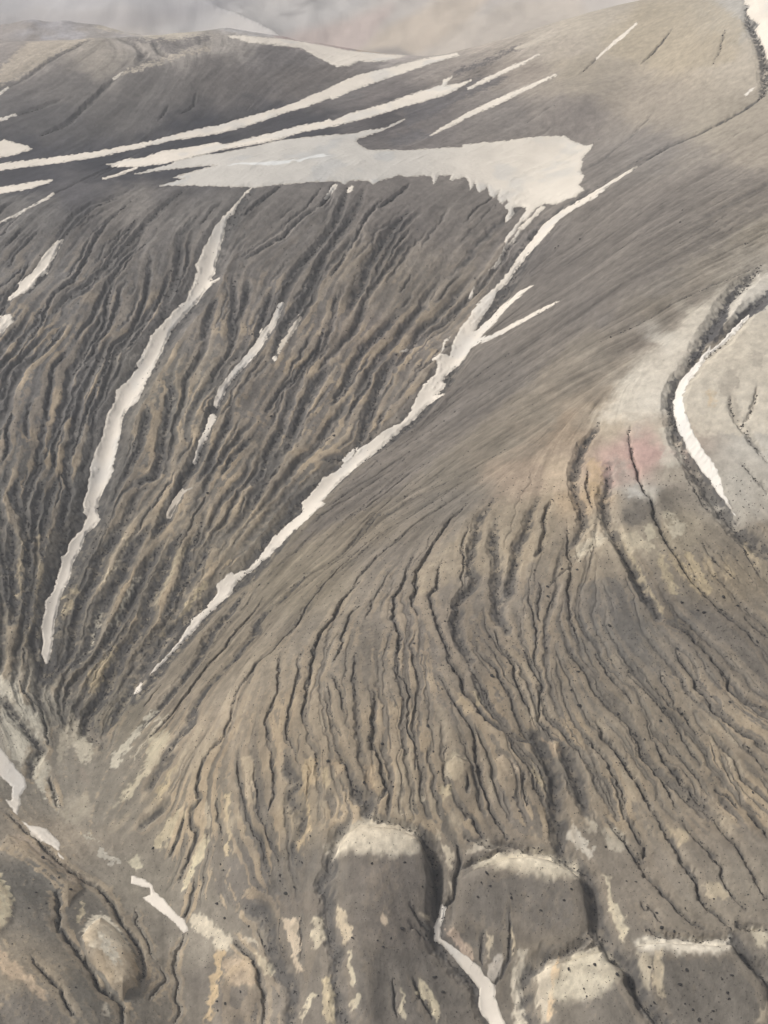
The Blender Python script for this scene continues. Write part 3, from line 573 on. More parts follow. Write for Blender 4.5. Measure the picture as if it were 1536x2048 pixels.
# ------------------------------------------------------------------ soil colours as seen, haze tint of the far ground included, turned into albedo
CPTS = '''
1290,690,130,120,108 1340,640,132,123,111 1380,590,136,127,115 1240,740,132,122,108 1440,545,142,133,120 1200,700,126,118,106 1230,690,128,119,107 1320,620,130,121,108 1420,560,136,127,114 1150,760,126,117,104 1080,830,126,117,103 1000,890,126,117,103 1180,790,136,124,108 900,960,124,116,103 1250,640,124,116,106
100,20,160,157,160 300,25,166,162,163 500,20,172,168,168 650,40,174,166,164 760,30,168,163,163 800,70,172,162,156 900,40,168,158,150 1000,30,165,155,146 960,80,165,154,142 1080,60,170,160,146 1150,50,172,162,146 1200,25,172,162,146 1030,95,160,150,138 940,112,150,141,132 1120,90,162,152,138
60,80,140,132,126 200,110,142,134,124 330,70,152,144,135 400,60,155,147,138 470,75,148,141,134 140,180,100,96,93 300,160,98,94,91 450,150,95,90,87 600,160,98,92,88 250,230,88,85,83 100,250,84,82,82
550,110,105,100,98 680,150,112,105,100 60,310,62,62,67 200,330,50,51,57 400,275,50,51,57 560,235,60,59,63 620,260,58,58,62 760,225,66,63,64 330,320,50,51,57 60,360,60,60,65 150,385,82,80,82 750,200,108,101,98 850,240,104,98,95 950,140,120,112,104 1050,135,138,128,117 700,180,104,100,98
1000,230,112,106,101 1150,240,122,115,109 1180,330,115,109,103 1300,300,122,116,110 1150,130,150,140,124 1250,60,165,154,135 1350,120,166,154,135 1300,200,152,142,128 1450,120,170,160,144 1480,30,168,164,156 1450,230,150,141,126
1400,350,126,119,110 1500,300,138,129,116 1500,450,140,131,116 1300,430,123,116,109 1100,520,116,110,105 1180,620,120,114,108 1300,560,128,121,112 1400,500,136,128,116
1450,560,150,142,128 1380,620,160,152,138 1500,600,186,181,170 1330,680,186,180,168 1270,760,184,178,165 1300,800,190,184,172 1230,830,180,165,142 1200,800,160,144,122 1130,860,158,140,118 1250,800,186,178,162
1050,950,160,142,122 1120,950,172,154,130 1170,1000,176,154,124 1250,930,184,152,140 1300,900,186,154,144 1280,980,178,172,160 1340,860,178,166,148 1350,950,160,150,134 1480,800,182,176,164 1430,700,180,168,150 1500,900,184,178,166 1480,980,178,172,160 1536,720,178,170,156
1450,760,165,158,146 1536,1000,170,163,150
1330,1000,125,117,104 1280,1020,120,113,102 1230,1060,165,152,130 1350,1060,150,139,118 1400,1100,132,122,106 1500,1060,130,121,107 1460,1150,138,126,106
60,420,104,101,98 250,420,112,107,102 400,450,106,102,98 600,450,108,103,98 800,420,108,102,97 950,420,108,102,96 100,600,104,101,98 300,600,104,100,96 550,600,106,101,96 750,550,120,112,102 850,600,116,109,100 760,680,114,106,99
100,800,102,99,96 350,800,112,107,98 550,800,112,106,99 700,760,110,104,97 150,950,102,99,94 400,950,110,104,95 560,950,112,106,97 100,1150,106,101,92 250,1150,112,105,93 400,1120,122,113,98 500,1050,120,112,98
150,1350,120,112,98 300,1300,124,115,100 40,1280,125,117,102 60,1400,150,143,128 20,1480,158,151,136 150,1480,128,121,108 250,1420,130,122,106 100,1560,130,123,110 200,1600,126,119,106
900,800,118,111,103 1000,750,118,112,104 800,950,128,119,106 700,1050,128,118,102 900,1000,120,113,103 600,1150,134,124,106 450,1300,140,129,111 350,1400,144,133,116
800,1120,122,114,103 950,1080,122,114,102 1050,1080,132,122,106 700,1300,120,112,100 850,1250,118,110,100 1000,1200,120,112,101 1100,1200,120,112,101 1250,1200,116,109,100 1240,1270,106,102,95 1180,1150,134,123,106 1400,1250,118,111,101 1500,1350,118,111,101
550,1450,134,123,106 450,1450,144,132,114 650,1500,132,121,104 800,1450,122,113,100 950,1400,120,112,101 1100,1400,122,114,102 1250,1450,124,116,103 1400,1500,122,114,101 1500,1550,124,115,101 900,1500,128,118,103
400,1600,128,119,103 520,1600,120,112,100 600,1620,136,125,106 480,1700,114,107,96 560,1780,108,102,93 640,1760,110,104,95 700,1600,124,115,101 850,1640,112,105,94 1000,1640,116,108,97 1150,1640,122,113,99 1300,1640,124,115,101 1450,1650,122,113,100
760,1760,106,99,91 800,1850,106,99,91 1000,1780,108,102,93 1050,1830,106,100,91 1300,1760,122,113,100 1450,1780,120,112,99 1100,1950,124,116,103 1200,1960,108,102,93 1350,1980,108,102,93 1500,1980,110,104,94 900,1950,104,98,90 750,1980,104,98,90
100,1680,150,138,120 60,1760,104,100,92 150,1850,108,103,94 300,1780,122,115,102 330,1850,122,115,103 330,1950,128,120,107 200,1980,112,107,97 100,1950,128,119,104 30,1950,140,128,109 30,2030,118,111,101 420,1960,116,109,99 480,1960,128,118,102 560,1960,114,107,97 640,1950,112,105,95 400,1900,140,132,118
'''
CP_ = np.array([[float(a) for a in t.split(',')] for t in CPTS.split()])
dec = (slice(None, None, 3), slice(None, None, 3))
jit_u = 26*fbm(GX, GY, 16, 3, 61); jit_v = 20*fbm(GX, GY, 16, 3, 67)
Uc, Vc = (U0+jit_u), (V0+jit_v)
Uc, Vc = Uc[::2, ::2], Vc[::2, ::2]; ua, va = Uc.ravel(), Vc.ravel()
base = np.zeros((len(ua), 3)); lin = srgb(CP_[:, 2:])
for k in range(0, len(ua), 60000):
    u_, v_ = ua[k:k+60000, None], va[k:k+60000, None]
    w = 1.0/((u_-CP_[None, :, 0])**2 + (1.5*(v_-CP_[None, :, 1]))**2 + 250)**1.9
    w = w.astype(np.float32)
    base[k:k+60000] = (w @ lin)/w.sum(1, keepdims=True)
base = base.reshape(Uc.shape+(3,)); base = np.stack([up2(base[..., k]) for k in range(3)], -1)

def strip(pts, ws):
    pts = np.array(pts, float); ws = np.interp(np.linspace(0, 1, len(pts)), np.linspace(0, 1, len(ws)), ws)
    t = np.gradient(pts, axis=0); nrm = np.stack([-t[:, 1], t[:, 0]], 1)/(np.hypot(*t.T)[:, None]+1e-9)
    return np.concatenate([pts+nrm*ws[:, None]/2, (pts-nrm*ws[:, None]/2)[::-1]])
U1, V1 = project(GX, GY, Z)
def window(poly, pad=12):
    pu, pv = poly[:, 0], poly[:, 1]; cx0, cy0 = march(np.clip(pu, -60, 1600), pv, Z0)
    ylo, yhi = cy0.min()*0.97-4, cy0.max()*1.03+4
    if yhi/ylo > 2.1: yhi = np.percentile(cy0, 80)*1.1
    r0, r1 = np.searchsorted(Y1, ylo), np.searchsorted(Y1, yhi)
    sub = (U1[r0:r1] > pu.min()-pad) & (U1[r0:r1] < pu.max()+pad) & (V1[r0:r1] > pv.min()-pad) & (V1[r0:r1] < pv.max()+pad)
    rr_ = np.where(sub.any(1))[0]; cc_ = np.where(sub.any(0))[0]
    if not len(rr_): return None
    return slice(r0+rr_[0], r0+rr_[-1]+1), slice(cc_[0], cc_[-1]+1)

# patches of bare clay, ochre, scree, dark gully walls and hummock fronts: tile, colour, edge softness in px, points
PATCH = '''
W 172,150,144 8 530,80 600,52 680,40 760,20 740,60 690,115 620,100
W 176,152,126 8 690,112 760,70 840,20 900,0 960,0 900,40 830,90 780,110
W 168,158,144 8 830,112 900,60 1000,10 1150,0 1100,30 1000,70 900,108
W 158,160,166 10 -40,-10 300,-10 520,10 400,40 200,25 -40,40
W 170,168,168 10 300,30 520,0 800,-10 680,35 560,70 480,70 380,45
X 172,160,142 6 -40,540 100,400 200,300 400,250 700,240 700,290 480,380 330,470 150,560 -40,640
X 178,168,150 6 680,190 850,160 1100,170 1500,240 1300,290 1150,290 900,240 750,230
X 176,165,148 3 880,540 1000,490 1150,440 1300,385 1536,345 1536,375 1350,400 1150,465 1000,520 900,550
X 96,92,92 5 830,255 1000,300 1100,320 1240,400 1400,350 1536,300 1536,250 1300,290 1100,290 950,250
X 92,90,92 4 340,460 480,385 680,290 660,280 470,370 320,450
V 164,152,130 14 1000,0 1300,-20 1450,100 1400,250 1150,300 1000,250 900,230 850,220 950,120
V 86,84,86 4 60,440 160,400 300,330 420,300 500,310 400,360 300,400 180,470 60,520
V 86,84,86 4 0,560 100,520 180,550 60,590 0,600
V 84,82,84 3 250,290 400,240 520,180 530,195 400,260 260,310
U 78,77,78 3 1480,320 1350,430 1230,540 1150,690 1020,880 940,1000 980,1030 1040,960 1090,880 1200,800 1240,700 1250,600 1300,520 1400,400
U 78,77,78 3 1560,480 1400,590 1320,660 1290,740 1200,830 1100,910 1140,880 1230,810 1330,750 1400,680 1560,580
U 92,90,88 3 840,1090 800,1200 800,1350 850,1536 905,1536 860,1380 848,1240 890,1130
C 92,90,88 3 830,0 870,200 960,370 1090,560 1200,720 1340,900 1240,720 1150,600 1060,470 960,320 890,130 870,0
E 104,100,94 4 160,-120 150,200 200,340 330,400 480,440 560,400 570,330 680,210 745,160 700,90 640,0 560,-120 400,-180
E 104,100,94 4 770,140 1000,60 1060,160 950,230 850,170
P 106,99,91 5 -60,330 280,290 380,330 400,750 250,640 0,620 -80,600
P 108,102,94 5 620,430 900,400 1200,480 1480,490 1536,600 1536,750 1350,850 1100,950 900,850 700,820 550,760 590,600
B 150,137,116 22 1050,380 1500,300 1536,600 1250,900 1100,950 900,900 800,950 640,1000 500,1060 450,900 700,700 900,480
W 116,109,102 16 1170,400 1400,330 1540,340 1540,430 1250,600 1050,770 900,900 800,980 650,1060 560,1120 700,950 900,770 1000,640
Q 110,104,95 7 800,1060 1100,1060 1350,1050 1480,1150 1536,1300 1480,1440 1400,1536 800,1536 800,1380
O 108,101,93 6 200,1260 500,1270 520,1536 180,1536
O 112,104,94 6 570,640 800,560 980,560 1000,700 900,740 700,730
F 108,102,94 6 480,960 620,740 800,700 870,900 880,1060 820,1160 600,1120 500,1060
D 220,208,184 20 0,1310 90,1230 200,1235 350,1260 480,1300 520,1440 480,1480 250,1500 0,1480 -150,1536 -180,1440
D 186,175,156 6 880,1410 990,1400 1110,1440 1000,1460 860,1500
P 218,206,180 20 700,380 800,320 950,270 1080,260 1250,290 1400,350 1470,410 1450,470 1300,470 1150,440 1000,420 900,390 780,400
P 186,174,150 5 430,110 460,120 440,200 410,210
P 196,184,160 4 450,230 520,240 530,400 500,410 470,300
P 190,178,156 4 500,500 540,510 530,620 490,620
P 200,190,170 6 960,1180 1010,1020 1060,990 1050,1100 1040,1300 1080,1536 960,1536 970,1400
P 198,187,166 6 1140,1180 1250,1080 1290,1070 1280,1300 1250,1536 1190,1536 1150,1350
P 196,168,128 6 1270,1090 1310,1060 1290,1300 1250,1536 1220,1500
P 186,178,166 6 800,1080 860,1030 930,1060 880,1160 840,1220 780,1180
P 192,178,152 5 770,870 820,900 830,1000 790,1040 770,980
P 180,158,138 5 470,850 530,820 600,870 640,960 700,1050 660,1070 590,1000 500,900
P 196,180,150 4 960,840 980,880 990,980 960,1040
P 194,182,152 4 260,1200 310,1220 380,1340 460,1480 420,1530 350,1430 280,1320
P 192,180,152 4 150,1290 170,1330 190,1500 150,1490
P 186,172,146 5 300,720 350,720 350,760 320,750
P 196,176,150 5 0,740 40,720 60,790 20,830 0,800
Q 196,184,156 5 330,440 370,480 400,620 470,690 480,750 520,880 500,950 440,870 400,770 370,640
Q 196,186,162 20 30,1080 150,1000 350,970 420,1100 450,1200 300,1330 50,1380 0,1380 -80,1300
Q 220,211,192 16 560,920 700,890 960,910 1280,910 1290,960 1200,1010 1000,1040 800,1010 770,1050 600,1020
Q 196,180,150 6 700,1000 780,1010 790,1370 740,1340 700,1200
Q 186,174,150 7 570,1020 680,1010 690,1300 620,1290 600,1150
Q 186,176,152 7 1420,850 1536,850 1536,1000 1450,960
Q 178,164,140 6 1480,1450 1536,1380 1600,1536 1430,1536
Q 194,186,170 6 90,60 150,120 250,250 230,320 120,220 80,180
Q 176,166,146 7 200,30 290,90 280,150 220,150
Q 178,168,148 8 330,90 440,110 540,220 520,280 400,260 320,180
Q 170,156,130 6 1040,510 1190,510 1250,610 1200,650 1080,590
Q 176,160,130 6 800,90 960,120 980,210 880,240 840,170
D 190,176,148 6 700,820 770,750 840,800 840,920 780,960 700,930
D 176,160,138 7 1050,790 1120,760 1220,830 1250,880 1180,920 1100,860
D 178,158,126 6 740,290 820,320 930,440 920,490 850,470 790,380
D 172,150,118 7 90,830 180,850 200,1040 150,1040 110,950
D 188,174,140 5 640,1000 740,980 760,1060 700,1100 650,1070
D 176,164,142 6 450,1060 530,1080 510,1120 470,1110
D 176,152,122 5 1400,650 1536,700 1536,800 1480,780
D 186,170,136 4 1310,800 1350,830 1400,960 1430,1050 1390,1020 1340,900
D 184,168,134 4 880,300 940,330 980,420 930,390
C 190,180,158 6 190,1020 330,930 400,920 420,960 330,1030 230,1100 170,1130
C 188,176,150 6 500,930 600,930 720,1000 720,1060 620,1040 560,1100 520,1010
C 192,182,156 6 650,890 720,880 760,960 700,990
C 194,184,160 6 800,860 900,860 980,880 940,940 860,960
C 186,176,152 6 770,790 840,760 900,820 880,850 800,840
C 184,168,134 5 740,1060 790,1080 860,1230 930,1370 880,1370 800,1240
C 184,166,130 5 830,1060 880,1080 960,1200 1060,1340 1060,1400 960,1290 880,1170
C 184,166,130 5 930,1050 1000,1080 1080,1230 1150,1340 1100,1370 1020,1260 960,1160
C 178,160,128 5 1080,1080 1110,1100 1190,1260 1150,1280 1090,1170
C 176,158,126 5 1200,1110 1240,1150 1300,1260 1260,1270
C 184,168,138 5 1340,970 1400,990 1500,1170 1460,1170 1380,1060
C 186,170,138 5 500,1000 570,1080 650,1240 720,1350 790,1440 800,1520 750,1480 680,1370 600,1220 530,1090
C 166,153,141 18 430,400 560,420 590,560 520,620 440,570
C 172,158,147 12 590,180 640,190 640,270 590,270
C 186,160,122 9 270,420 360,430 390,560 340,700 280,680 260,560
C 182,178,170 8 530,600 620,580 660,660 560,690
C 110,104,95 9 500,770 620,700 720,720 700,790 620,880 540,860
N 214,204,182 7 600,850 650,770 730,710 800,760 880,850 950,950 990,1060 980,1180 930,1240 850,1240 800,1120 720,1000 640,970
N 190,176,144 5 540,790 590,670 620,640 610,740 570,800
N 196,184,152 5 0,420 50,520 100,640 80,740 0,850 -60,800 -60,420
N 192,168,138 8 0,960 100,1080 250,1200 340,1330 320,1380 150,1230 0,1150
N 176,158,136 6 80,130 200,180 380,330 520,420 620,490 580,530 420,400 200,260 90,220
N 190,180,160 6 750,1380 820,1430 800,1480 750,1460
N 182,176,158 4 660,140 700,190 650,210 625,170
N 178,172,158 4 700,290 740,250 790,290 900,370 860,380 750,340
N 186,178,152 5 920,330 1020,290 1030,380 1000,420
N 188,178,152 5 1440,260 1440,340 1400,440 1340,580 1320,570 1380,400
O 204,192,168 7 0,760 70,720 140,740 200,830 310,930 280,990 200,1000 170,920 60,850
O 196,170,128 5 190,980 280,990 230,1120 190,1280 160,1480 110,1536 130,1400 160,1200
O 194,176,150 5 670,740 800,760 800,900 790,1050 820,1140 760,1140 740,950 700,850
O 190,178,152 5 900,760 990,750 1000,900 900,1000 870,900
O 190,174,146 5 1060,680 1120,700 1180,850 1140,950 1090,900 1070,780
O 196,184,156 4 1150,1000 1180,1000 1200,1150 1210,1280 1170,1240 1160,1100
O 198,186,158 4 1240,1310 1260,1330 1230,1430 1180,1420
O 190,174,140 5 980,1180 1040,1190 1060,1350 1070,1536 1000,1536 990,1300
O 196,184,156 4 900,1310 930,1320 870,1440 830,1536 820,1500 850,1390
O 192,180,152 5 470,1010 540,1030 640,1130 580,1190 520,1110
O 190,180,160 5 370,880 430,890 510,950 490,970 420,930
O 176,156,130 7 240,1100 330,1040 430,1060 480,1140 470,1240 300,1250
F 188,176,144 4 420,600 420,700 330,860 290,1000 230,1030 290,860 340,700
F 186,168,132 4 540,310 600,290 580,450 600,620 580,760 540,780 570,600 530,430
F 186,164,126 5 1110,50 1220,60 1220,220 1150,330 1190,440 1190,560 1100,760 1080,720 1160,560 1160,400 1090,300
F 186,168,134 5 1250,130 1300,120 1310,220 1270,280 1250,230
F 180,158,126 6 1330,70 1400,80 1430,170 1350,200
F 186,172,140 5 20,660 150,480 270,410 260,460 170,600 60,740
F 184,166,128 5 180,80 260,0 150,200 120,290 20,420 60,300
F 180,164,138 5 680,40 750,40 770,330 800,400 720,400 690,200
F 180,166,140 5 400,380 440,400 440,560 380,560 360,460
G 198,192,176 6 0,0 110,60 180,200 300,270 330,400 340,520 280,450 170,300 60,170 0,120
G 198,192,176 6 0,230 100,310 200,420 220,500 160,680 100,620 60,480 0,380
G 196,190,172 6 320,560 390,680 340,770 350,850 420,930 430,1010 360,900 250,760 250,620
G 188,180,160 5 540,430 650,440 680,560 620,640 560,560 540,500
G 190,184,166 4 820,600 1000,400 1130,250 1150,280 970,480 860,680 810,670
G 192,184,164 4 960,610 1060,480 1180,310 1230,300 1090,440 1000,600 970,630
G 186,176,150 5 1100,440 1220,400 1240,470 1140,660 980,860 830,960 870,920 1040,700
L 180,162,126 5 640,1060 760,960 830,880 860,900 800,1040 720,1180 650,1240
L 184,176,156 4 500,1080 600,960 660,860 690,640 740,560 720,700 680,860 560,1030
L 184,176,156 4 740,860 850,650 990,380 1030,340 960,520 900,640 800,800
L 176,160,128 5 430,540 520,450 580,440 580,500 520,640 450,700 420,690
L 176,164,138 4 880,260 900,120 960,40 970,60 900,200 860,300 750,420 730,400
L 174,160,132 5 1180,440 1260,250 1400,80 1440,60 1320,260 1260,420 1150,600 1120,640
L 178,162,128 5 1280,700 1430,480 1500,400 1536,430 1400,590 1250,740 1050,900 1000,940
L 174,158,128 5 150,200 200,60 210,100 170,260 170,560 130,560 130,350
L 174,158,128 5 240,260 280,60 360,60 320,220 300,440 260,560 250,720 200,860 150,930 240,640 270,420
'''
def blend_patch(lin_c, soft, poly, k=1.0):
    w = window(poly)
    if w is None: return
    sd = poly_sd(U1[w]+0.15*jit_u[w]+6*noise(GX[w], GY[w], 3.0, 77)+4*noise(GX[w], GY[w], 1.2, 75), V1[w]+0.15*jit_v[w]+6*noise(GX[w], GY[w], 3.0, 78)+4*noise(GX[w], GY[w], 1.2, 76), poly)
    m = (smooth(-soft*0.55, soft*0.75, sd)*k*(0.80+0.2*noise(GX[w], GY[w], 1.8, 79)))[..., None]
    ok = (np.abs(GY[w]-np.median(GY[w])) < 400)[..., None]
    base[w] = base[w]*(1-m*ok) + lin_c*m*ok
for line in PATCH.strip().split('\n'):
    t = line.split(); blend_patch(srgb([float(a) for a in t[1].split(',')]), float(t[2]), parse(' '.join(t[3:]), t[0]), 0.88)

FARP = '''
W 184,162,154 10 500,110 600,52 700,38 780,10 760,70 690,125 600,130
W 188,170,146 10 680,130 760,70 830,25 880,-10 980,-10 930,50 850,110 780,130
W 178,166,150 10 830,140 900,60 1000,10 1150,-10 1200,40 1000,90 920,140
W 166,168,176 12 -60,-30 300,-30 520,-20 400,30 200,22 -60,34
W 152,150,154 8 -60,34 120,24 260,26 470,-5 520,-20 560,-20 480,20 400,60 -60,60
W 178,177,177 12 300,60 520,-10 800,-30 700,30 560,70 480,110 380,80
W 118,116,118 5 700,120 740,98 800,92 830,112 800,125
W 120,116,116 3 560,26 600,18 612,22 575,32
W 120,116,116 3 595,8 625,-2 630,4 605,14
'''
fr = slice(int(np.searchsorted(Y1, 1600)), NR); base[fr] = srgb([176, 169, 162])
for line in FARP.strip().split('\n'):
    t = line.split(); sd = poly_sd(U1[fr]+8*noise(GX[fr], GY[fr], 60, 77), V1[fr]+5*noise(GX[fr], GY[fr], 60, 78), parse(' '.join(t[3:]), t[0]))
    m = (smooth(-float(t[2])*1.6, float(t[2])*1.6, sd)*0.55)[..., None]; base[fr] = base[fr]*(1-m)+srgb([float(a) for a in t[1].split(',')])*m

LATE = '''
G 175,169,154 13.200000000000001 0,0 110,60 180,200 300,270 330,400 340,520 280,450 170,300 60,170 0,120
G 175,169,154 13.200000000000001 0,230 100,310 200,420 220,500 160,680 100,620 60,480 0,380
G 174,167,151 13.200000000000001 320,560 390,680 340,770 350,850 420,930 430,1010 360,900 250,760 250,620
G 169,161,144 11.0 540,430 650,440 680,560 620,640 560,560 540,500
G 171,164,148 8.8 820,600 1000,400 1130,250 1150,280 970,480 860,680 810,670
G 172,164,146 8.8 960,610 1060,480 1180,310 1230,300 1090,440 1000,600 970,630
G 168,159,138 11.0 1100,440 1220,400 1240,470 1140,660 980,860 830,960 870,920 1040,700
G 157,149,133 8.8 520,260 600,330 560,480 480,560 440,700 420,560 440,420
G 152,144,129 11.0 440,940 560,880 640,900 700,1000 560,1100 460,1080
G 122,114,103 8.8 0,880 60,980 150,1090 270,1190 380,1310 480,1400 620,1490 700,1536 620,1536 420,1400 270,1250 120,1110 20,1010
G 125,117,105 11.0 330,540 400,620 430,760 400,820 340,700
G 120,113,102 8.8 640,300 700,420 800,460 780,520 680,500 620,400
G 126,118,107 8.8 560,620 640,700 640,800 560,760
U 188,181,168 30 1536,310 1360,430 1160,500 980,620 850,760 590,970 440,1180 270,1380 300,1450 560,1450 800,1400 800,1200 850,1080 940,970 1010,870 1100,740 1230,540 1350,440
U 186,180,169 5 1560,330 1450,380 1280,540 1240,620 1250,700 1330,630 1450,520 1560,470
U 186,178,163 9 1050,970 1200,830 1400,690 1560,590 1620,1536 1000,1536 940,1300 920,1200
U 78,77,78 3 1480,320 1350,430 1230,540 1150,690 1020,880 940,1000 980,1030 1040,960 1090,880 1200,800 1240,700 1250,600 1300,520 1400,400
U 78,77,78 3 1560,480 1400,590 1320,660 1290,740 1200,830 1100,910 1140,880 1230,810 1330,750 1400,680 1560,580
U 92,90,88 3 840,1090 800,1200 800,1350 850,1536 905,1536 860,1380 848,1240 890,1130
C 92,90,88 3 830,0 870,200 960,370 1090,560 1200,720 1340,900 1240,720 1150,600 1060,470 960,320 890,130 870,0
U 148,141,130 8 1190,1120 1260,1040 1320,1000 1330,1100 1290,1250 1330,1400 1290,1420 1220,1280 1170,1200
U 152,145,134 7 1440,1150 1470,1180 1450,1300 1400,1400 1380,1390 1420,1280
U 182,164,136 8 1080,1210 1130,1200 1150,1300 1100,1310
U 150,143,132 6 1400,900 1500,920 1480,1060 1420,1040
C 150,144,133 5 1230,0 1300,60 1400,200 1500,340 1490,360 1380,230 1280,100
C 184,178,165 8 780,200 850,180 900,330 960,440 860,480 780,470
'''
# soil ridge and streak tones, stony beds, with gully light and shade painted in
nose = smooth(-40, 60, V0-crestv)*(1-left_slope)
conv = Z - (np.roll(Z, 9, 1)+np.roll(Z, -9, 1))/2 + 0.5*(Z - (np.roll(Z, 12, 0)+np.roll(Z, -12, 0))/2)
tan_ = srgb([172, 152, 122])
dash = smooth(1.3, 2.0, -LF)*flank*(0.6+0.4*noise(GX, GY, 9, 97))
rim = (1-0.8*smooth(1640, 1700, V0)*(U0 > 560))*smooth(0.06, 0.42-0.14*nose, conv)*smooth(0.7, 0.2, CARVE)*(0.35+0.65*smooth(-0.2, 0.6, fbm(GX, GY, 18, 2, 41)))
m = (rim*(0.66*left_slope*smooth(380, 800, V0)+(0.35+0.35*smooth(1250, 1450, V0))*smooth(900, 1200, V0)*(1-left_slope)*(1-0.6*flank)))[..., None]  # bare clay on the ribs plus painted light of the gully banks
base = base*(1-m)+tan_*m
wx2, wy2 = GX+2*noise(GX, GY, 5, 46), GY+2*noise(GX, GY, 5, 47)
pm = smooth(0.05, 0.30, 0.5*fbm(wx2, wy2, 11, 4, 48)+0.16*LB+0.10*LC-0.10)*nose*(0.12+0.5*smooth(1280, 1480, V0)*(1-smooth(1640, 1700, V0)))*(1-smooth(1640, 1700, V0))
base = base*(1-pm[..., None])+srgb([158, 145, 123])*pm[..., None]
mott = smooth(-0.10, 0.10, fbm(wx2, wy2, 7, 4, 49))-0.5
ps = np.clip(pale_slope, 0, 1)
tone = 1 + (0.06+0.06*left_slope+0.06*flank)*LC*(1-0.9*ps) + (0.05+0.05*flank)*LF*(1-0.9*ps) + 0.055*mott + 0.09*fbm(GX, GY, 24, 3, 43) + 0.10*fbm(GX, GY, 1.2, 2, 44) + 0.06*LB*(1-0.9*ps)
lum = base.mean(-1); tone = 1+(tone-1)*(1-0.65*smooth(0.27, 0.45, lum)); tone = np.where(GY > 1600, 1+0.15*(tone-1), tone)
base *= (np.clip(tone, 0.55, 1.6)*(1-0.32*dash))[..., None]
gravel_shade = srgb([76, 75, 74])
gm = (FLOOR*smooth(-0.55, 0.25, fbm(GX, GY, 3.0, 2, 45)+0.15)*(0.85-0.15*nose))  # stony bed colour plus painted gully shade
gm = np.where((V0 < 340) & (U0 < 1180), gm*0.6, gm)[..., None]
base = base*(1-gm)+gravel_shade*gm
gray = base.mean(-1, keepdims=True); base = gray + (base-gray)*0.84; 
tanz = smooth(1050, 1250, U0)*(1-smooth(200, 300, V0))*(V0 < 330)
clayz = smooth(1330, 1420, U0)*smooth(560, 640, V0)*(1-smooth(980, 1080, V0))
valz = (1-smooth(250, 330, U0))*smooth(1380, 1460, V0)*(1-smooth(1700, 1780, V0))
adj = 1-0.10*nose*(1-smooth(1500, 1700, V0))+0.08*smooth(1650, 1750, V0)-0.24*flank*(1-clayz)-0.13*tanz-0.10*clayz-0.07*valz-0.06*left_slope
base = base*np.where(far, 1, adj)[..., None]
for line in LATE.strip().split('\n'):
    t = line.split(); blend_patch(srgb([float(a) for a in t[1].split(',')]), float(t[2]), parse(' '.join(t[3:]), t[0]), 0.88)
ALB = np.clip(base/ILLUM, 0.01, 0.85)

# ------------------------------------------------------------------ materials
def ground_mat(name, bump, scale, contrast):
    m = bpy.data.materials.new(name); m.use_nodes = True; nt = m.node_tree; N = nt.nodes; Lk = nt.links
    b = N['Principled BSDF']; b.inputs['Roughness'].default_value = 0.95
    b.inputs['Specular IOR Level'].default_value = 0.15
    at = N.new('ShaderNodeAttribute'); at.attribute_name = 'soil'
    tc = N.new('ShaderNodeTexCoord')
    n1 = N.new('ShaderNodeTexNoise'); n1.inputs['Scale'].default_value = scale; n1.inputs['Detail'].default_value = 7; n1.inputs['Roughness'].default_value = 0.68
    n2 = N.new('ShaderNodeTexNoise'); n2.inputs['Scale'].default_value = scale*0.16; n2.inputs['Detail'].default_value = 6
    for n_ in (n1, n2): Lk.new(tc.outputs['Object'], n_.inputs['Vector'])
    ad = N.new('ShaderNodeMath'); ad.operation = 'MULTIPLY_ADD'; ad.inputs[1].default_value = 0.6
    Lk.new(n1.outputs['Fac'], ad.inputs[0]); Lk.new(n2.outputs['Fac'], ad.inputs[2])
    mr = N.new('ShaderNodeMapRange'); mr.inputs['From Min'].default_value = 0.45; mr.inputs['From Max'].default_value = 1.15
    mr.inputs['To Min'].default_value = 1-contrast; mr.inputs['To Max'].default_value = 1+contrast
    Lk.new(ad.outputs[0], mr.inputs['Value'])
    mx = N.new('ShaderNodeMix'); mx.data_type = 'RGBA'; mx.blend_type = 'MULTIPLY'; mx.inputs['Factor'].default_value = 1
    Lk.new(at.outputs['Color'], mx.inputs['A']); Lk.new(mr.outputs[0], mx.inputs['B']); Lk.new(mx.outputs['Result'], b.inputs['Base Color'])
    bp = N.new('ShaderNodeBump'); bp.inputs['Strength'].default_value = bump; bp.inputs['Distance'].default_value = 0.5
    Lk.new(n1.outputs['Fac'], bp.inputs['Height']); Lk.new(bp.outputs[0], b.inputs['Normal'])
    return m
M_GROUND = ground_mat('scree_and_clay', 0.45, 1.1, 0.26)
M_FAR = ground_mat('far_scree', 0.1, 0.06, 0.10)
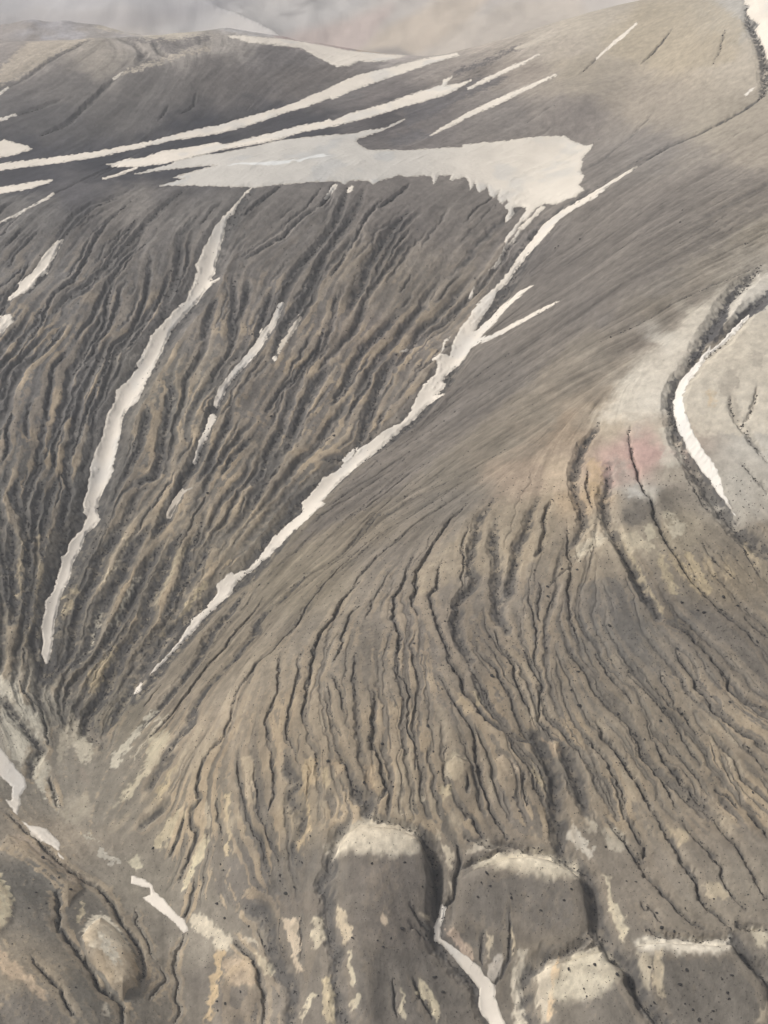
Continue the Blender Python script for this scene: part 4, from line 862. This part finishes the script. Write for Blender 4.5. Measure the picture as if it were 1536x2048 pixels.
def simple_mat(name, col, var, scale, rough=0.9):
    m = bpy.data.materials.new(name); m.use_nodes = True; N = m.node_tree.nodes; Lk = m.node_tree.links
    b = N['Principled BSDF']; b.inputs['Roughness'].default_value = rough; b.inputs['Specular IOR Level'].default_value = 0.2
    tc = N.new('ShaderNodeTexCoord'); n1 = N.new('ShaderNodeTexNoise'); n1.inputs['Scale'].default_value = scale; n1.inputs['Detail'].default_value = 6
    Lk.new(tc.outputs['Object'], n1.inputs['Vector'])
    cr = N.new('ShaderNodeValToRGB'); cr.color_ramp.elements[0].position = 0.3; cr.color_ramp.elements[1].position = 0.7
    cr.color_ramp.elements[0].color = (*[c*(1-var) for c in col], 1); cr.color_ramp.elements[1].color = (*[min(.95, c*(1+var)) for c in col], 1)
    Lk.new(n1.outputs['Fac'], cr.inputs[0]); Lk.new(cr.outputs[0], b.inputs['Base Color'])
    bp = N.new('ShaderNodeBump'); bp.inputs['Strength'].default_value = 0.3; bp.inputs['Distance'].default_value = 0.4
    Lk.new(n1.outputs['Fac'], bp.inputs['Height']); Lk.new(bp.outputs[0], b.inputs['Normal'])
    return m
SNOWC = dict(old_snow=(0.80, 0.735, 0.645), grey_dusty_snow=(0.6, 0.57, 0.52), clean_snow=(0.86, 0.82, 0.755), dusty_snow=(0.56, 0.50, 0.42))
M_SNOW, M_FIELD, M_BRIGHT, M_DIRTY = (ground_mat(k, 0.12, 0.5, 0.05) for k in ('old_snow', 'grey_dusty_snow', 'clean_snow', 'dusty_snow'))
M_ROCK = simple_mat('dark_rock', (0.045, 0.043, 0.041), 0.35, 0.9, 0.9)

# ------------------------------------------------------------------ mesh output
def grid_mesh(name, X, Y, Zz, col, mat, mask=None):
    nr, nc = X.shape; idx = np.arange(nr*nc).reshape(nr, nc)
    f = np.stack([idx[:-1, :-1], idx[:-1, 1:], idx[1:, 1:], idx[1:, :-1]], -1).reshape(-1, 4)
    if mask is not None:
        f = f[mask.ravel()[f].any(1)]; used = np.unique(f); mp = np.full(nr*nc, -1); mp[used] = np.arange(len(used)); f = mp[f]
    else: used = np.arange(nr*nc)
    co = np.stack([X.ravel()[used], Y.ravel()[used], Zz.ravel()[used]], 1).astype(np.float32)
    me = bpy.data.meshes.new(name); me.vertices.add(len(co)); me.vertices.foreach_set('co', co.ravel())
    me.loops.add(len(f)*4); me.loops.foreach_set('vertex_index', f.ravel().astype(np.int32))
    me.polygons.add(len(f)); me.polygons.foreach_set('loop_start', np.arange(0, len(f)*4, 4, dtype=np.int32)); me.polygons.foreach_set('loop_total', np.full(len(f), 4, np.int32))
    me.polygons.foreach_set('use_smooth', np.ones(len(f), bool))
    if col is not None:
        at = me.attributes.new('soil', 'FLOAT_COLOR', 'POINT'); c = np.ones((len(used), 4), np.float32); c[:, :3] = col.reshape(-1, 3)[used]
        at.data.foreach_set('color', c.ravel())
    me.update(calc_edges=True); me.materials.append(mat)
    o = bpy.data.objects.new(name, me); sc.collection.objects.link(o); return o

SPLIT = int(np.searchsorted(Y1, 1660))
g = grid_mesh('ground', GX[:SPLIT+1], GY[:SPLIT+1], Z[:SPLIT+1], ALB[:SPLIT+1], M_GROUND); g['kind'] = 'structure'
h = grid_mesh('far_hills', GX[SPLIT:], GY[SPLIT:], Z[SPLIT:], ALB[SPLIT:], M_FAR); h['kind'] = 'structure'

# ------------------------------------------------------------------ snow
def boxblur(F, r0, r1):
    for ax, r in ((0, r0), (1, r1)):
        for _ in range(2):
            c = np.cumsum(np.concatenate([np.repeat(F.take([0], ax), r+1, ax), F, np.repeat(F.take([-1], ax), r, ax)], ax), ax)
            n_ = F.shape[ax]
            F = (c.take(range(2*r+1, 2*r+1+n_), ax)-c.take(range(0, n_), ax))/(2*r+1)
    return F
ZB = boxblur(Z, 7, 7)
def snow(label, poly, group, thick=0.5, mat=None, name='snow_patch', one=False):
    w = window(poly, 8)
    if w is None: print('no snow', label); return
    u, v = U1[w], V1[w]; x, y = GX[w], GY[w]
    sd = 0.9 + poly_sd(u+1.6*noise(x, y, 2.2, 81), v+1.6*noise(x, y, 2.2, 82), poly) + 2.2*np.clip(ZB[w]-Z[w], -1, 1.2)
    t = np.clip(sd*0.09, -0.4, thick*0.6)
    fill = np.maximum(Z[w], ZB[w]+0.05*noise(x, y, 6, 83))
    k = smooth(0.5, 5, sd)
    zs = Z[w] + t + (fill-Z[w])*k
    zs += 0.06*noise(x, y, 3, 84)*k
    mat = mat or M_SNOW; c0 = np.array(SNOWC[mat.name])
    if mat is M_FIELD: c0 = np.array([0.60, 0.573, 0.528]) + smooth(760, 1060, u+30*noise(x, y, 60, 85))[..., None]*np.array([0.14, 0.11, 0.07])
    dust = 0.5+0.5*fbm(x+2*noise(x, y, 9, 86), y*0.6, 14, 4, 87); hollow = smooth(0.1, 0.5, fbm(x, y*0.7, 26, 3, 88))
    c = c0*(1-0.16*dust[..., None]) * (1-hollow[..., None]*np.array([0.10, 0.075, 0.04]))
    ed = smooth(-0.3, 2.2, sd+1.3*noise(x, y, 1.6, 89)+0.7*noise(x, y, 0.8, 90))[..., None]
    c = c*ed + np.array([0.40, 0.365, 0.315])*(1-ed)
    if mat is M_FIELD:
        for pl_ in (parse('200,1215 260,1195 420,1195 560,1180 700,1170 640,1200 500,1215 380,1210 280,1205', 'Y'), parse('690,1180 760,1160 860,1135 960,1140 900,1155 800,1160 740,1185', 'Y')):
            e_ = smooth(-1.5, 1.5, poly_sd(u+2*noise(x, y, 5, 95), v+1.2*noise(x, y, 5, 96), pl_))[..., None]; c = c*(1-e_)+np.array([0.71, 0.715, 0.70])*e_
    msk = sd > -1.5
    if one:      # keep the largest connected piece
        lab = np.where(msk, np.arange(msk.size).reshape(msk.shape)+1, 0)
        while True:
            pad = np.pad(lab, 1); new = np.where(msk, np.max([pad[1+a:pad.shape[0]-1+a, 1+b:pad.shape[1]-1+b] for a in (-1, 0, 1) for b in (-1, 0, 1)], axis=0), 0)
            if (new == lab).all(): break
            lab = new
        msk = lab == np.bincount(lab[lab > 0]).argmax()
    o = grid_mesh(name, x, y, zs, np.clip(c, 0.02, 0.9), mat, msk)
    if len(o.data.polygons) == 0: bpy.data.objects.remove(o); print('empty snow', label); return
    c = Vector(np.array([v_.co for v_ in o.data.vertices]).mean(0)); o.data.transform(__import__('mathutils').Matrix.Translation(-c)); o.location = c
    o['label'] = label; o['category'] = 'snow patch'; o['kind'] = 'thing'
    if group: o['group'] = group
    return o
G1, G2, G3, G4 = 'snow streaks below the dark upper hill', 'snow left in the gullies of the big slope', 'snow patches along the valley stream', 'small snow scraps on the upper hill'
snow('long narrow snow streak curving above all others across the dark upper valley', parse('-40,332 0,328 100,316 200,302 300,283 390,260 450,248 500,233 575,212 650,180 715,150 768,138 843,118 915,106 918,111 868,125 818,142 768,158 700,182 665,199 660,195 610,215 575,223 500,250 430,268 350,280 280,295 200,313 100,328 0,340 -40,344'), G1)
snow('second snow streak, tapering to a forked left tip just above the big snow field', parse('213,329 250,320 290,315 325,302 380,295 432,285 450,289 500,277 550,265 600,252 650,242 658,237 665,242 700,227 768,208 828,187 883,170 888,160 905,152 888,174 943,160 925,172 890,190 840,205 798,215 768,226 725,238 675,250 600,265 550,280 500,290 450,298 400,310 360,320 325,328 280,333 240,334'), G1)
snow('big pale snow field filling the hollow at the top of the gullied slope', parse('270,348 300,340 345,327 350,322 400,312 450,305 500,295 565,280 625,274 710,267 740,260 770,257 788,247 810,238 790,250 760,262 715,278 712,283 720,290 735,300 768,301 818,301 898,295 923,295 928,289 993,284 1068,275 1113,272 1128,274 1148,285 1168,291 1185,290 1178,300 1163,317 1165,325 1160,345 1168,350 1158,370 1168,380 1148,395 1128,400 1113,407 1083,409 1068,420 1053,440 1046,442 1052,415 1043,412 1028,417 1020,440 1012,445 1017,420 1008,413 1018,405 1013,399 1003,408 995,398 1000,383 988,395 980,392 975,373 958,385 950,365 940,380 938,365 930,354 913,358 900,360 903,350 878,351 868,368 863,352 843,350 818,353 798,351 768,358 745,368 738,362 720,360 697,362 690,368 672,362 640,363 620,364 565,369 520,373 502,374 440,373 380,370 350,371 320,371 340,367 370,357 345,355 380,345 435,330 400,332 325,340'), None, 0.9, M_FIELD, name='snow_field')
snow('short thin snow sliver just left of the snow field fingers', strip([(205,358),(235,350),(255,342),(275,335)], [2,5,4]), G1)
snow('broad white snow patch in the saddle behind the dark shoulder', parse('450,70 500,72 550,77 600,81 650,91 700,101 768,108 813,111 798,116 768,122 735,124 720,122 700,131 675,134 660,127 640,117 620,107 605,97 565,92 500,86 465,76'), None, 0.6)
snow('faint tan snow streak high under the pale right hand slope', parse('1028,97 1068,80 1113,70 1090,79 1060,92 1033,98'), G1, 0.3, M_DIRTY)
snow('slim snow streak beside the dark rock scar above the snow field', strip([(935,178),(955,168),(980,156),(1018,138),(1050,123),(1078,108)], [3,7,8,7,5,2]), G1)
snow('tapering snow streak pointing at the upper edge of the big snow field', strip([(860,272),(888,256),(935,230),(985,208),(1038,183),(1088,160),(1112,149)], [2,6,9,11,8,5,2]), G1)
snow('straight thin snow streak beside the small gully on the tan peak', strip([(1193,116),(1223,90),(1248,70),(1273,46)], [2,6,7,3]), None, 0.4)
snow('white snow patch at the rim of the dark gully on the tan peak', parse('1488,8 1503,10 1493,28 1508,40 1518,48 1513,60 1523,80 1533,105 1545,150 1600,170 1600,-40 1495,-40'), None, 0.6, one=True)
snow('tiny snow scrap on the skyline of the tan peak', parse('1205,4 1222,2 1240,6 1230,11 1210,10'), G4, 0.3, one=True)
snow('tiny snow line on the right end of the long thin gully', strip([(1490,190),(1502,180),(1514,172)], [2,4,2]), None, 0.3)
snow('snow patch with a ragged top edge under the upper hill at the far left', parse('-40,276 0,283 8,280 25,285 55,292 63,298 40,306 0,315 -40,320'), G1)
snow('tapering snow wedge in the dark ground below the long streak', parse('-40,380 0,375 50,367 105,358 100,365 65,375 25,384 -40,392'), G1)
snow('thin broken snow line on the left edge below the snow wedge', strip([(108,386),(90,398),(67,412),(30,430),(-5,447)], [3,5,3,3,3]), G1)
snow('small snow triangle on the left of the upper hill crest', parse('55,67 83,66 72,73 62,71'), G4)
snow('bright snow bar below the middle of the upper hill crest', parse('185,71 200,68 228,72 215,75 192,74'), G4)
snow('small slanting snow mark high on the dark hill at the left edge', strip([(16,175),(8,181),(-2,188)], [2,4,3]), G4)
snow('small slanting snow mark in the gully low on the dark hill', strip([(32,229),(16,234),(-4,241)], [2,5,5]), G4)
snow('tiny snow dash in the middle gully of the dark upper hill', strip([(246,143),(236,150),(225,157)], [2,3,1]), G4, 0.3)
snow('jagged snow strip in the upper left gully, widest in its middle', parse('124,481 118,490 107,512 92,547 75,557 67,574 47,587 17,600 30,586 40,577 38,565 65,545 85,512 98,497 115,480'), G2)
snow('stubby snow patch cut by the left edge, below the jagged strip', parse('-40,640 0,634 22,627 26,645 12,657 0,672 -30,700'), G2)
snow('long broad snow ribbon down the left gully from the snow field to the valley', parse('503,376 480,400 467,425 452,440 447,465 440,490 435,512 427,532 430,544 417,562 440,556 410,582 390,607 370,627 350,652 340,662 330,687 320,712 300,747 285,782 275,802 250,822 245,837 240,872 230,912 225,947 210,977 195,1002 192,1024 200,1039 192,1049 170,1069 162,1094 145,1124 140,1154 122,1189 112,1224 107,1259 105,1289 97,1324 92,1327 82,1309 87,1284 82,1254 90,1229 90,1206 110,1179 117,1149 125,1126 122,1116 137,1104 137,1089 165,1059 175,1036 167,1024 167,1007 177,977 180,942 190,902 205,872 215,827 232,797 232,782 260,757 275,737 272,727 280,717 292,697 302,672 325,649 350,619 370,604 380,582 395,544 390,532 402,512 405,500 420,475 432,450 445,435 465,415 490,385'), G2, 0.7)
snow('longest snow ribbon running the whole diagonal gully beside the smooth flank', parse('1273,332 1248,352 1218,372 1193,392 1168,407 1138,425 1118,440 1098,465 1078,485 1053,512 1028,542 1013,567 993,582 983,607 968,627 955,647 948,662 953,662 983,637 1003,614 1033,587 1068,570 1035,596 1010,622 990,645 973,662 963,674 983,671 1038,640 1088,615 1118,602 1088,620 1040,648 998,672 968,684 943,694 930,717 913,732 888,752 883,762 890,769 880,782 868,792 890,788 853,809 833,832 798,862 768,889 740,912 710,937 685,957 665,977 655,990 642,1002 650,1007 630,1024 615,1039 585,1064 560,1089 535,1114 510,1134 480,1159 465,1174 460,1189 435,1209 405,1239 390,1259 365,1284 335,1314 315,1336 300,1351 297,1354 305,1339 325,1319 350,1294 370,1264 385,1239 410,1219 435,1189 435,1169 462,1144 467,1149 500,1136 520,1114 540,1084 565,1059 607,1024 605,1007 620,992 635,972 645,957 675,942 687,927 685,919 710,897 705,914 715,897 745,882 768,862 806,844 823,822 830,800 840,782 855,762 873,747 876,727 866,717 883,702 888,682 900,674 890,690 884,706 900,714 902,702 908,680 920,657 935,637 948,617 968,594 998,567 1018,542 1038,512 1073,472 1088,450 1120,425 1158,402 1213,371 1240,351'), G2, 0.7)
snow('small snow blob just below the tip of the longest snow ribbon', parse('270,1387 276,1375 281,1366 287,1369 283,1380 275,1387'), G2)
snow('thin wavy snow strip midway between the two great snow ribbons', strip([(561,607),(553,628),(543,652),(530,664),(520,687),(500,712),(475,737),(445,772),(438,792),(430,812)], [8,11,13,15,14,14,12,12,14,8]), G2, 0.4)
snow('thin snow thread hanging below the thin wavy strip', strip([(427,832),(418,857),(400,887),(388,927)], [10,10,8,5]), G2, 0.4)
snow('faded broken snow strip right of the wavy strip', strip([(600,632),(590,650),(578,672),(565,690),(557,707)], [3,9,8,8,3]), G2, 0.3, M_DIRTY)
snow('tiny snow speck at the foot of the faded broken strip', parse('545,716 551,713 553,720 549,722'), G2)
snow('pale sandy snow tongue ending below the snow thread', strip([(385,975),(367,983),(352,1003),(340,1022),(336,1034)], [3,6,9,9,5]), G2, 0.35, M_DIRTY)
snow('thin snow trickle dripping from the lower right corner of the snow field', strip([(1060,415),(1035,450),(1015,478),(1005,505),(990,532),(975,541)], [7,6,6,4,3,2]), G2, 0.35)
snow('snow trickle next to the longest ribbon, below the snow field corner', strip([(1086,412),(1060,440),(1040,460),(1026,480),(1008,497)], [9,7,6,4,2]), G2, 0.35)
snow('short snow dash under the fingered lower edge of the snow field', strip([(672,370),(660,385),(648,398)], [6,6,2]), G2, 0.35)
snow('short snow plug in a notch of the snow field lower edge', strip([(706,372),(702,378),(697,385)], [5,7,3]), G2, 0.35)
snow('small snow dash left of the middle of the longest ribbon', strip([(948,570),(944,582),(940,596)], [4,6,3]), G2, 0.35)
snow('tiny snow dash in the rough slope left of the longest ribbon', strip([(812,698),(806,703),(799,704)], [2,4,3]), G2, 0.3)
snow('bright curved snow ribbon in the gully between the pale grey clay slopes', parse('1498,632 1468,667 1433,697 1413,712 1398,737 1378,762 1365,792 1370,822 1388,867 1413,907 1435,937 1443,962 1450,992 1464,1022 1474,1034 1463,1019 1438,987 1418,957 1398,932 1375,897 1360,862 1350,832 1348,807 1355,782 1365,757 1383,742 1400,717 1413,702 1418,688 1422,690 1418,704 1438,690 1470,656 1488,640'), None, 0.5, M_BRIGHT)
snow('ragged snow patch at the lower left edge beside the stream', parse('-40,1480 0,1496 15,1514 32,1536 52,1561 52,1573 40,1591 40,1611 35,1629 17,1611 12,1601 25,1601 22,1588 26,1574 10,1560 0,1553 -40,1540'), G3, 0.6)
snow('long flat snow patch lying along the stream bank', parse('42,1643 58,1650 70,1653 95,1659 105,1671 118,1681 121,1691 116,1701 100,1691 80,1681 65,1668'), G3)
snow('tiny snow bit just downstream of the flat stream bank patch', strip([(115,1705),(121,1713),(127,1719)], [3,5,3]), G3, 0.3)
snow('curved snow strip above the pale mound, beside the valley stream', parse('264,1751 280,1756 300,1766 310,1786 330,1801 350,1826 370,1841 376,1861 368,1867 360,1856 340,1836 315,1818 287,1796 302,1791 300,1776 280,1773 262,1766'), G3, 0.6)
snow('winding snow ribbon in the gully between the two round hummocks at the bottom', parse('885,1808 880,1836 868,1856 870,1881 885,1888 903,1906 928,1936 953,1966 962,1978 957,1996 960,2021 978,2041 990,2060 1013,2066 1008,2041 998,2021 990,2001 988,1971 968,1951 958,1931 933,1913 908,1896 882,1876 879,1856 888,1836 892,1816'), None, 0.6)

# ------------------------------------------------------------------ boulders and stones
def rock_mesh(name, seed):
    r = np.random.default_rng(seed); import bmesh
    bm = bmesh.new(); bmesh.ops.create_icosphere(bm, subdivisions=2, radius=1.0)
    s = r.uniform(0.7, 1.25, 3); s[2] *= 0.75; k = r.uniform(-1, 1, (5, 3))
    for v in bm.verts:
        c = np.array(v.co); f = 1 + 0.13*sum(math.sin(3.1*float(c@kk)+2*j) for j, kk in enumerate(k))
        v.co = Vector(c*f*s)
    me = bpy.data.meshes.new(name); bm.to_mesh(me); bm.free(); me.materials.append(M_ROCK); return me
ROCKS = [rock_mesh('boulder', k) for k in range(6)]
BPX = '''
Q 570,495 1140,620 930,690 1330,710 725,725 670,1120 430,1170 270,1100 190,1280 210,1335 940,1140 895,1245 1270,1180 1240,1305 1250,1350 1060,1335 930,1390 705,1380 1135,1440 1120,1500 790,1460 985,1430 1030,1505 350,240 95,550 45,630 1500,630 1390,590 760,830 850,860 500,490 230,1110 1200,1210 620,1190
P 835,455 805,525 955,580 960,610 1085,605 1185,590 1400,550 780,430 740,500 715,605 1035,595 180,355 310,530 1175,705 175,945 160,835 1490,1275 1510,1335 1380,1130 80,915 400,1190 460,1300 560,1450 640,1450
O 225,370 245,410 200,655 255,760 430,820 70,525 100,465 700,580 760,535 880,160 235,190 690,320 660,450 660,490 820,355 470,465 1330,360 1270,595 1370,925 1470,910 1190,905 1410,970 650,1330 325,1480 260,1390 205,1440 200,1370 370,1300 940,1330
N 30,210 370,360 310,320 420,425 370,510 265,575 210,690 340,655 90,950 515,550 430,465 555,1270 895,1020
F 25,715 495,210 800,210 1020,295 1105,260 1170,630 1320,285 1300,80 515,840 540,880
E 905,20 1020,75 1070,90 930,160 325,185 375,185 145,525 95,660 150,770 780,790 910,830 750,885 865,980 950,880 1190,545 1255,745 870,355 1000,430 715,650 1315,40 1425,1410 1500,1500 1045,1255 440,830 390,440 635,1020 570,990
D 1040,190 1010,620 570,555 360,735 610,745 300,720 235,685 480,940 1240,1180 645,890 735,1000 100,970 50,1030 320,1000 1190,1075 1255,485
C 85,1190 215,1135 190,1195 1165,1140 1370,1060 925,1425 1045,1485 1085,1495 1220,1385 1320,1450 1320,1130
B 440,1205 1350,880 1445,1000 1435,1450 1020,1365 470,1415 695,1255 1355,1300 1445,1070
J 55,1045 520,485 980,625 1320,520
A 760,220 865,245 850,615 620,585 1285,1300
H 935,835 935,905 1515,1050 710,1160
'''
ZONES = [((765,1790),'small dark boulder dotting the front of the round hummock left of the winding snow ribbon'),((1010,1790),'small dark boulder dotting the broad hummock right of the winding snow ribbon'),
         ((1140,1960),'small dark boulder on the smooth pale hummock at the bottom'),((1400,1970),'small dark boulder on the dark bench at the bottom right corner'),
         ((1380,1740),'small dark boulder among the rills above the bottom right bench'),((480,1760),'small dark boulder on the brown ground right of the curved snow strip'),
         ((450,2010),'small dark boulder on the dark ground beside the orange clay streak'),((80,1740),'small dark boulder on the grey slope below the stream at the left edge'),
         ((560,1600),'small dark boulder between the parallel gullies left of the round hummock'),((780,1500),'small dark boulder among the clay patches above the round hummock'),
         ((1350,1450),'small dark boulder on the long rilled slope at the right'),((1200,1300),'small dark boulder around the dark grey triangle of scree'),
         ((1400,1180),'small dark boulder under the striped tan clay at the right'),((900,1250),'small dark boulder on the upper nose of the fan of gullies'),
         ((520,1180),'small dark boulder beside the lower part of the longest snow ribbon'),((600,880),'small dark boulder on the rough slope left of the longest snow ribbon'),
         ((250,960),'small dark boulder right of the broad left snow ribbon')]
bl = []
for line in BPX.strip().split('\n'):
    t = line.split(); bl.append(parse(' '.join(t[1:]), t[0]))
bl = np.concatenate(bl); bx, by = march(bl[:, 0], bl[:, 1], Z); bz = samp(Z, bx, by)
for k in range(len(bl)):
    o = bpy.data.objects.new('boulder', ROCKS[k % 6]); sc.collection.objects.link(o)
    s = random.uniform(0.32, 0.75)*(by[k]**2+(CAM_Z-bz[k])**2)**.5/620
    o.location = (bx[k], by[k], bz[k]+0.15*s); o.scale = (s*random.uniform(.8, 1.6), s*random.uniform(.7, 1.2), s*random.uniform(.6, .95)); o.rotation_euler = (0, 0, random.uniform(0, 6.28))
    zi = int(np.argmin([math.hypot(bl[k, 0]-c[0], bl[k, 1]-c[1]) for c, _ in ZONES]))
    o['label'] = ZONES[zi][1]; o['category'] = 'boulder'; o['group'] = ZONES[zi][1].replace('small dark boulder', 'dark boulders')

# loose dark stones in the channel beds: thousands, one object
base_v = np.array([v.co for v in ROCKS[0].vertices]); 
import bmesh
bm = bmesh.new(); bmesh.ops.create_icosphere(bm, subdivisions=1, radius=1.0); sv = np.array([v.co[:] for v in bm.verts]); sf = np.array([[v.index for v in f.verts] for f in bm.faces]); bm.free()
sx, sy_, ss = [], [], []
for p, pl in zip(plan, polys):
    if pl[0] is None and random.random() < 0.6: continue
    L = np.hypot(*np.diff(p, axis=0).T).sum(); n_ = int(L*(0.9 if pl[0] is not None else 0.35)*min(1.4, pl[2]/1.5))
    if p[:, 1].mean() > 800: n_ = int(n_*0.6)
    t = rng.uniform(0, len(p)-1.001, n_); i = t.astype(int); f = (t-i)[:, None]
    c = p[i]*(1-f)+p[i+1]*f + rng.normal(0, pl[1]*0.2, (n_, 2))
    sx.append(c[:, 0]); sy_.append(c[:, 1]); ss.append(rng.uniform(0.18, 0.5, n_)*np.clip(c[:, 1]/600, .8, 1.5))
for (u0, u1, v0, v1, n_) in [(-20, 1556, 1250, 2070, 9000), (600, 1556, 950, 1400, 3500), (0, 900, 450, 1300, 2500)]:
    X, Y = march(rng.uniform(u0, u1, n_), rng.uniform(v0, v1, n_), Z); sx.append(X); sy_.append(Y); ss.append(rng.uniform(0.10, 0.30, n_)**1.0*np.clip(Y/500, .8, 1.6))
sx, sy_, ss = map(np.concatenate, (sx, sy_, ss))
keep = (np.abs(sx/(0.857*sy_+180)) < 0.36) & (sy_ > 240) & (sy_ < 1250); sx, sy_, ss = sx[keep], sy_[keep], ss[keep]
sz_ = samp(Z, sx, sy_); nS = len(sx)
co = sv[None]*rng.uniform(0.65, 1.35, (nS, len(sv), 1))*ss[:, None, None]*rng.uniform(0.7, 1.3, (nS, 1, 3)) + np.stack([sx, sy_, sz_+0.1*ss], 1)[:, None]
fa = (sf[None] + (np.arange(nS)*len(sv))[:, None, None]).reshape(-1, 3)
me = bpy.data.meshes.new('gully_stones'); me.vertices.add(nS*len(sv)); me.vertices.foreach_set('co', co.astype(np.float32).ravel())
me.loops.add(fa.size); me.loops.foreach_set('vertex_index', fa.ravel().astype(np.int32)); me.polygons.add(len(fa))
me.polygons.foreach_set('loop_start', np.arange(0, fa.size, 3, dtype=np.int32)); me.polygons.foreach_set('loop_total', np.full(len(fa), 3, np.int32)); me.update(calc_edges=True)
me.materials.append(M_ROCK); st = bpy.data.objects.new('gully_stones', me); sc.collection.objects.link(st)
st['kind'] = 'stuff'; st['label'] = 'loose dark stones strewn along the beds of the gullies'; st['category'] = 'stones'

# ------------------------------------------------------------------ haze
if HAZE > 0:
    bpy.ops.mesh.primitive_cube_add(size=1); hz = bpy.context.object; hz.name = 'haze'
    z0, z1 = float(Z.min())-1.5, max(float(Z.max()), CAM_Z)+8
    hz.scale = (16000, 5800, z1-z0); hz.location = (0, 2400, (z0+z1)/2); hz['kind'] = 'stuff'
    m = bpy.data.materials.new('haze'); m.use_nodes = True; nt = m.node_tree; nt.nodes.clear()
    pv = nt.nodes.new('ShaderNodeVolumePrincipled'); pv.inputs['Color'].default_value = (0.93, 0.95, 1.0, 1); pv.inputs['Density'].default_value = HAZE
    pv.inputs['Anisotropy'].default_value = 0.2
    om = nt.nodes.new('ShaderNodeOutputMaterial'); nt.links.new(pv.outputs[0], om.inputs['Volume']); hz.data.materials.append(m)
print('verts', NR, NC, 'stones', nS, 'boulders', len(bl))
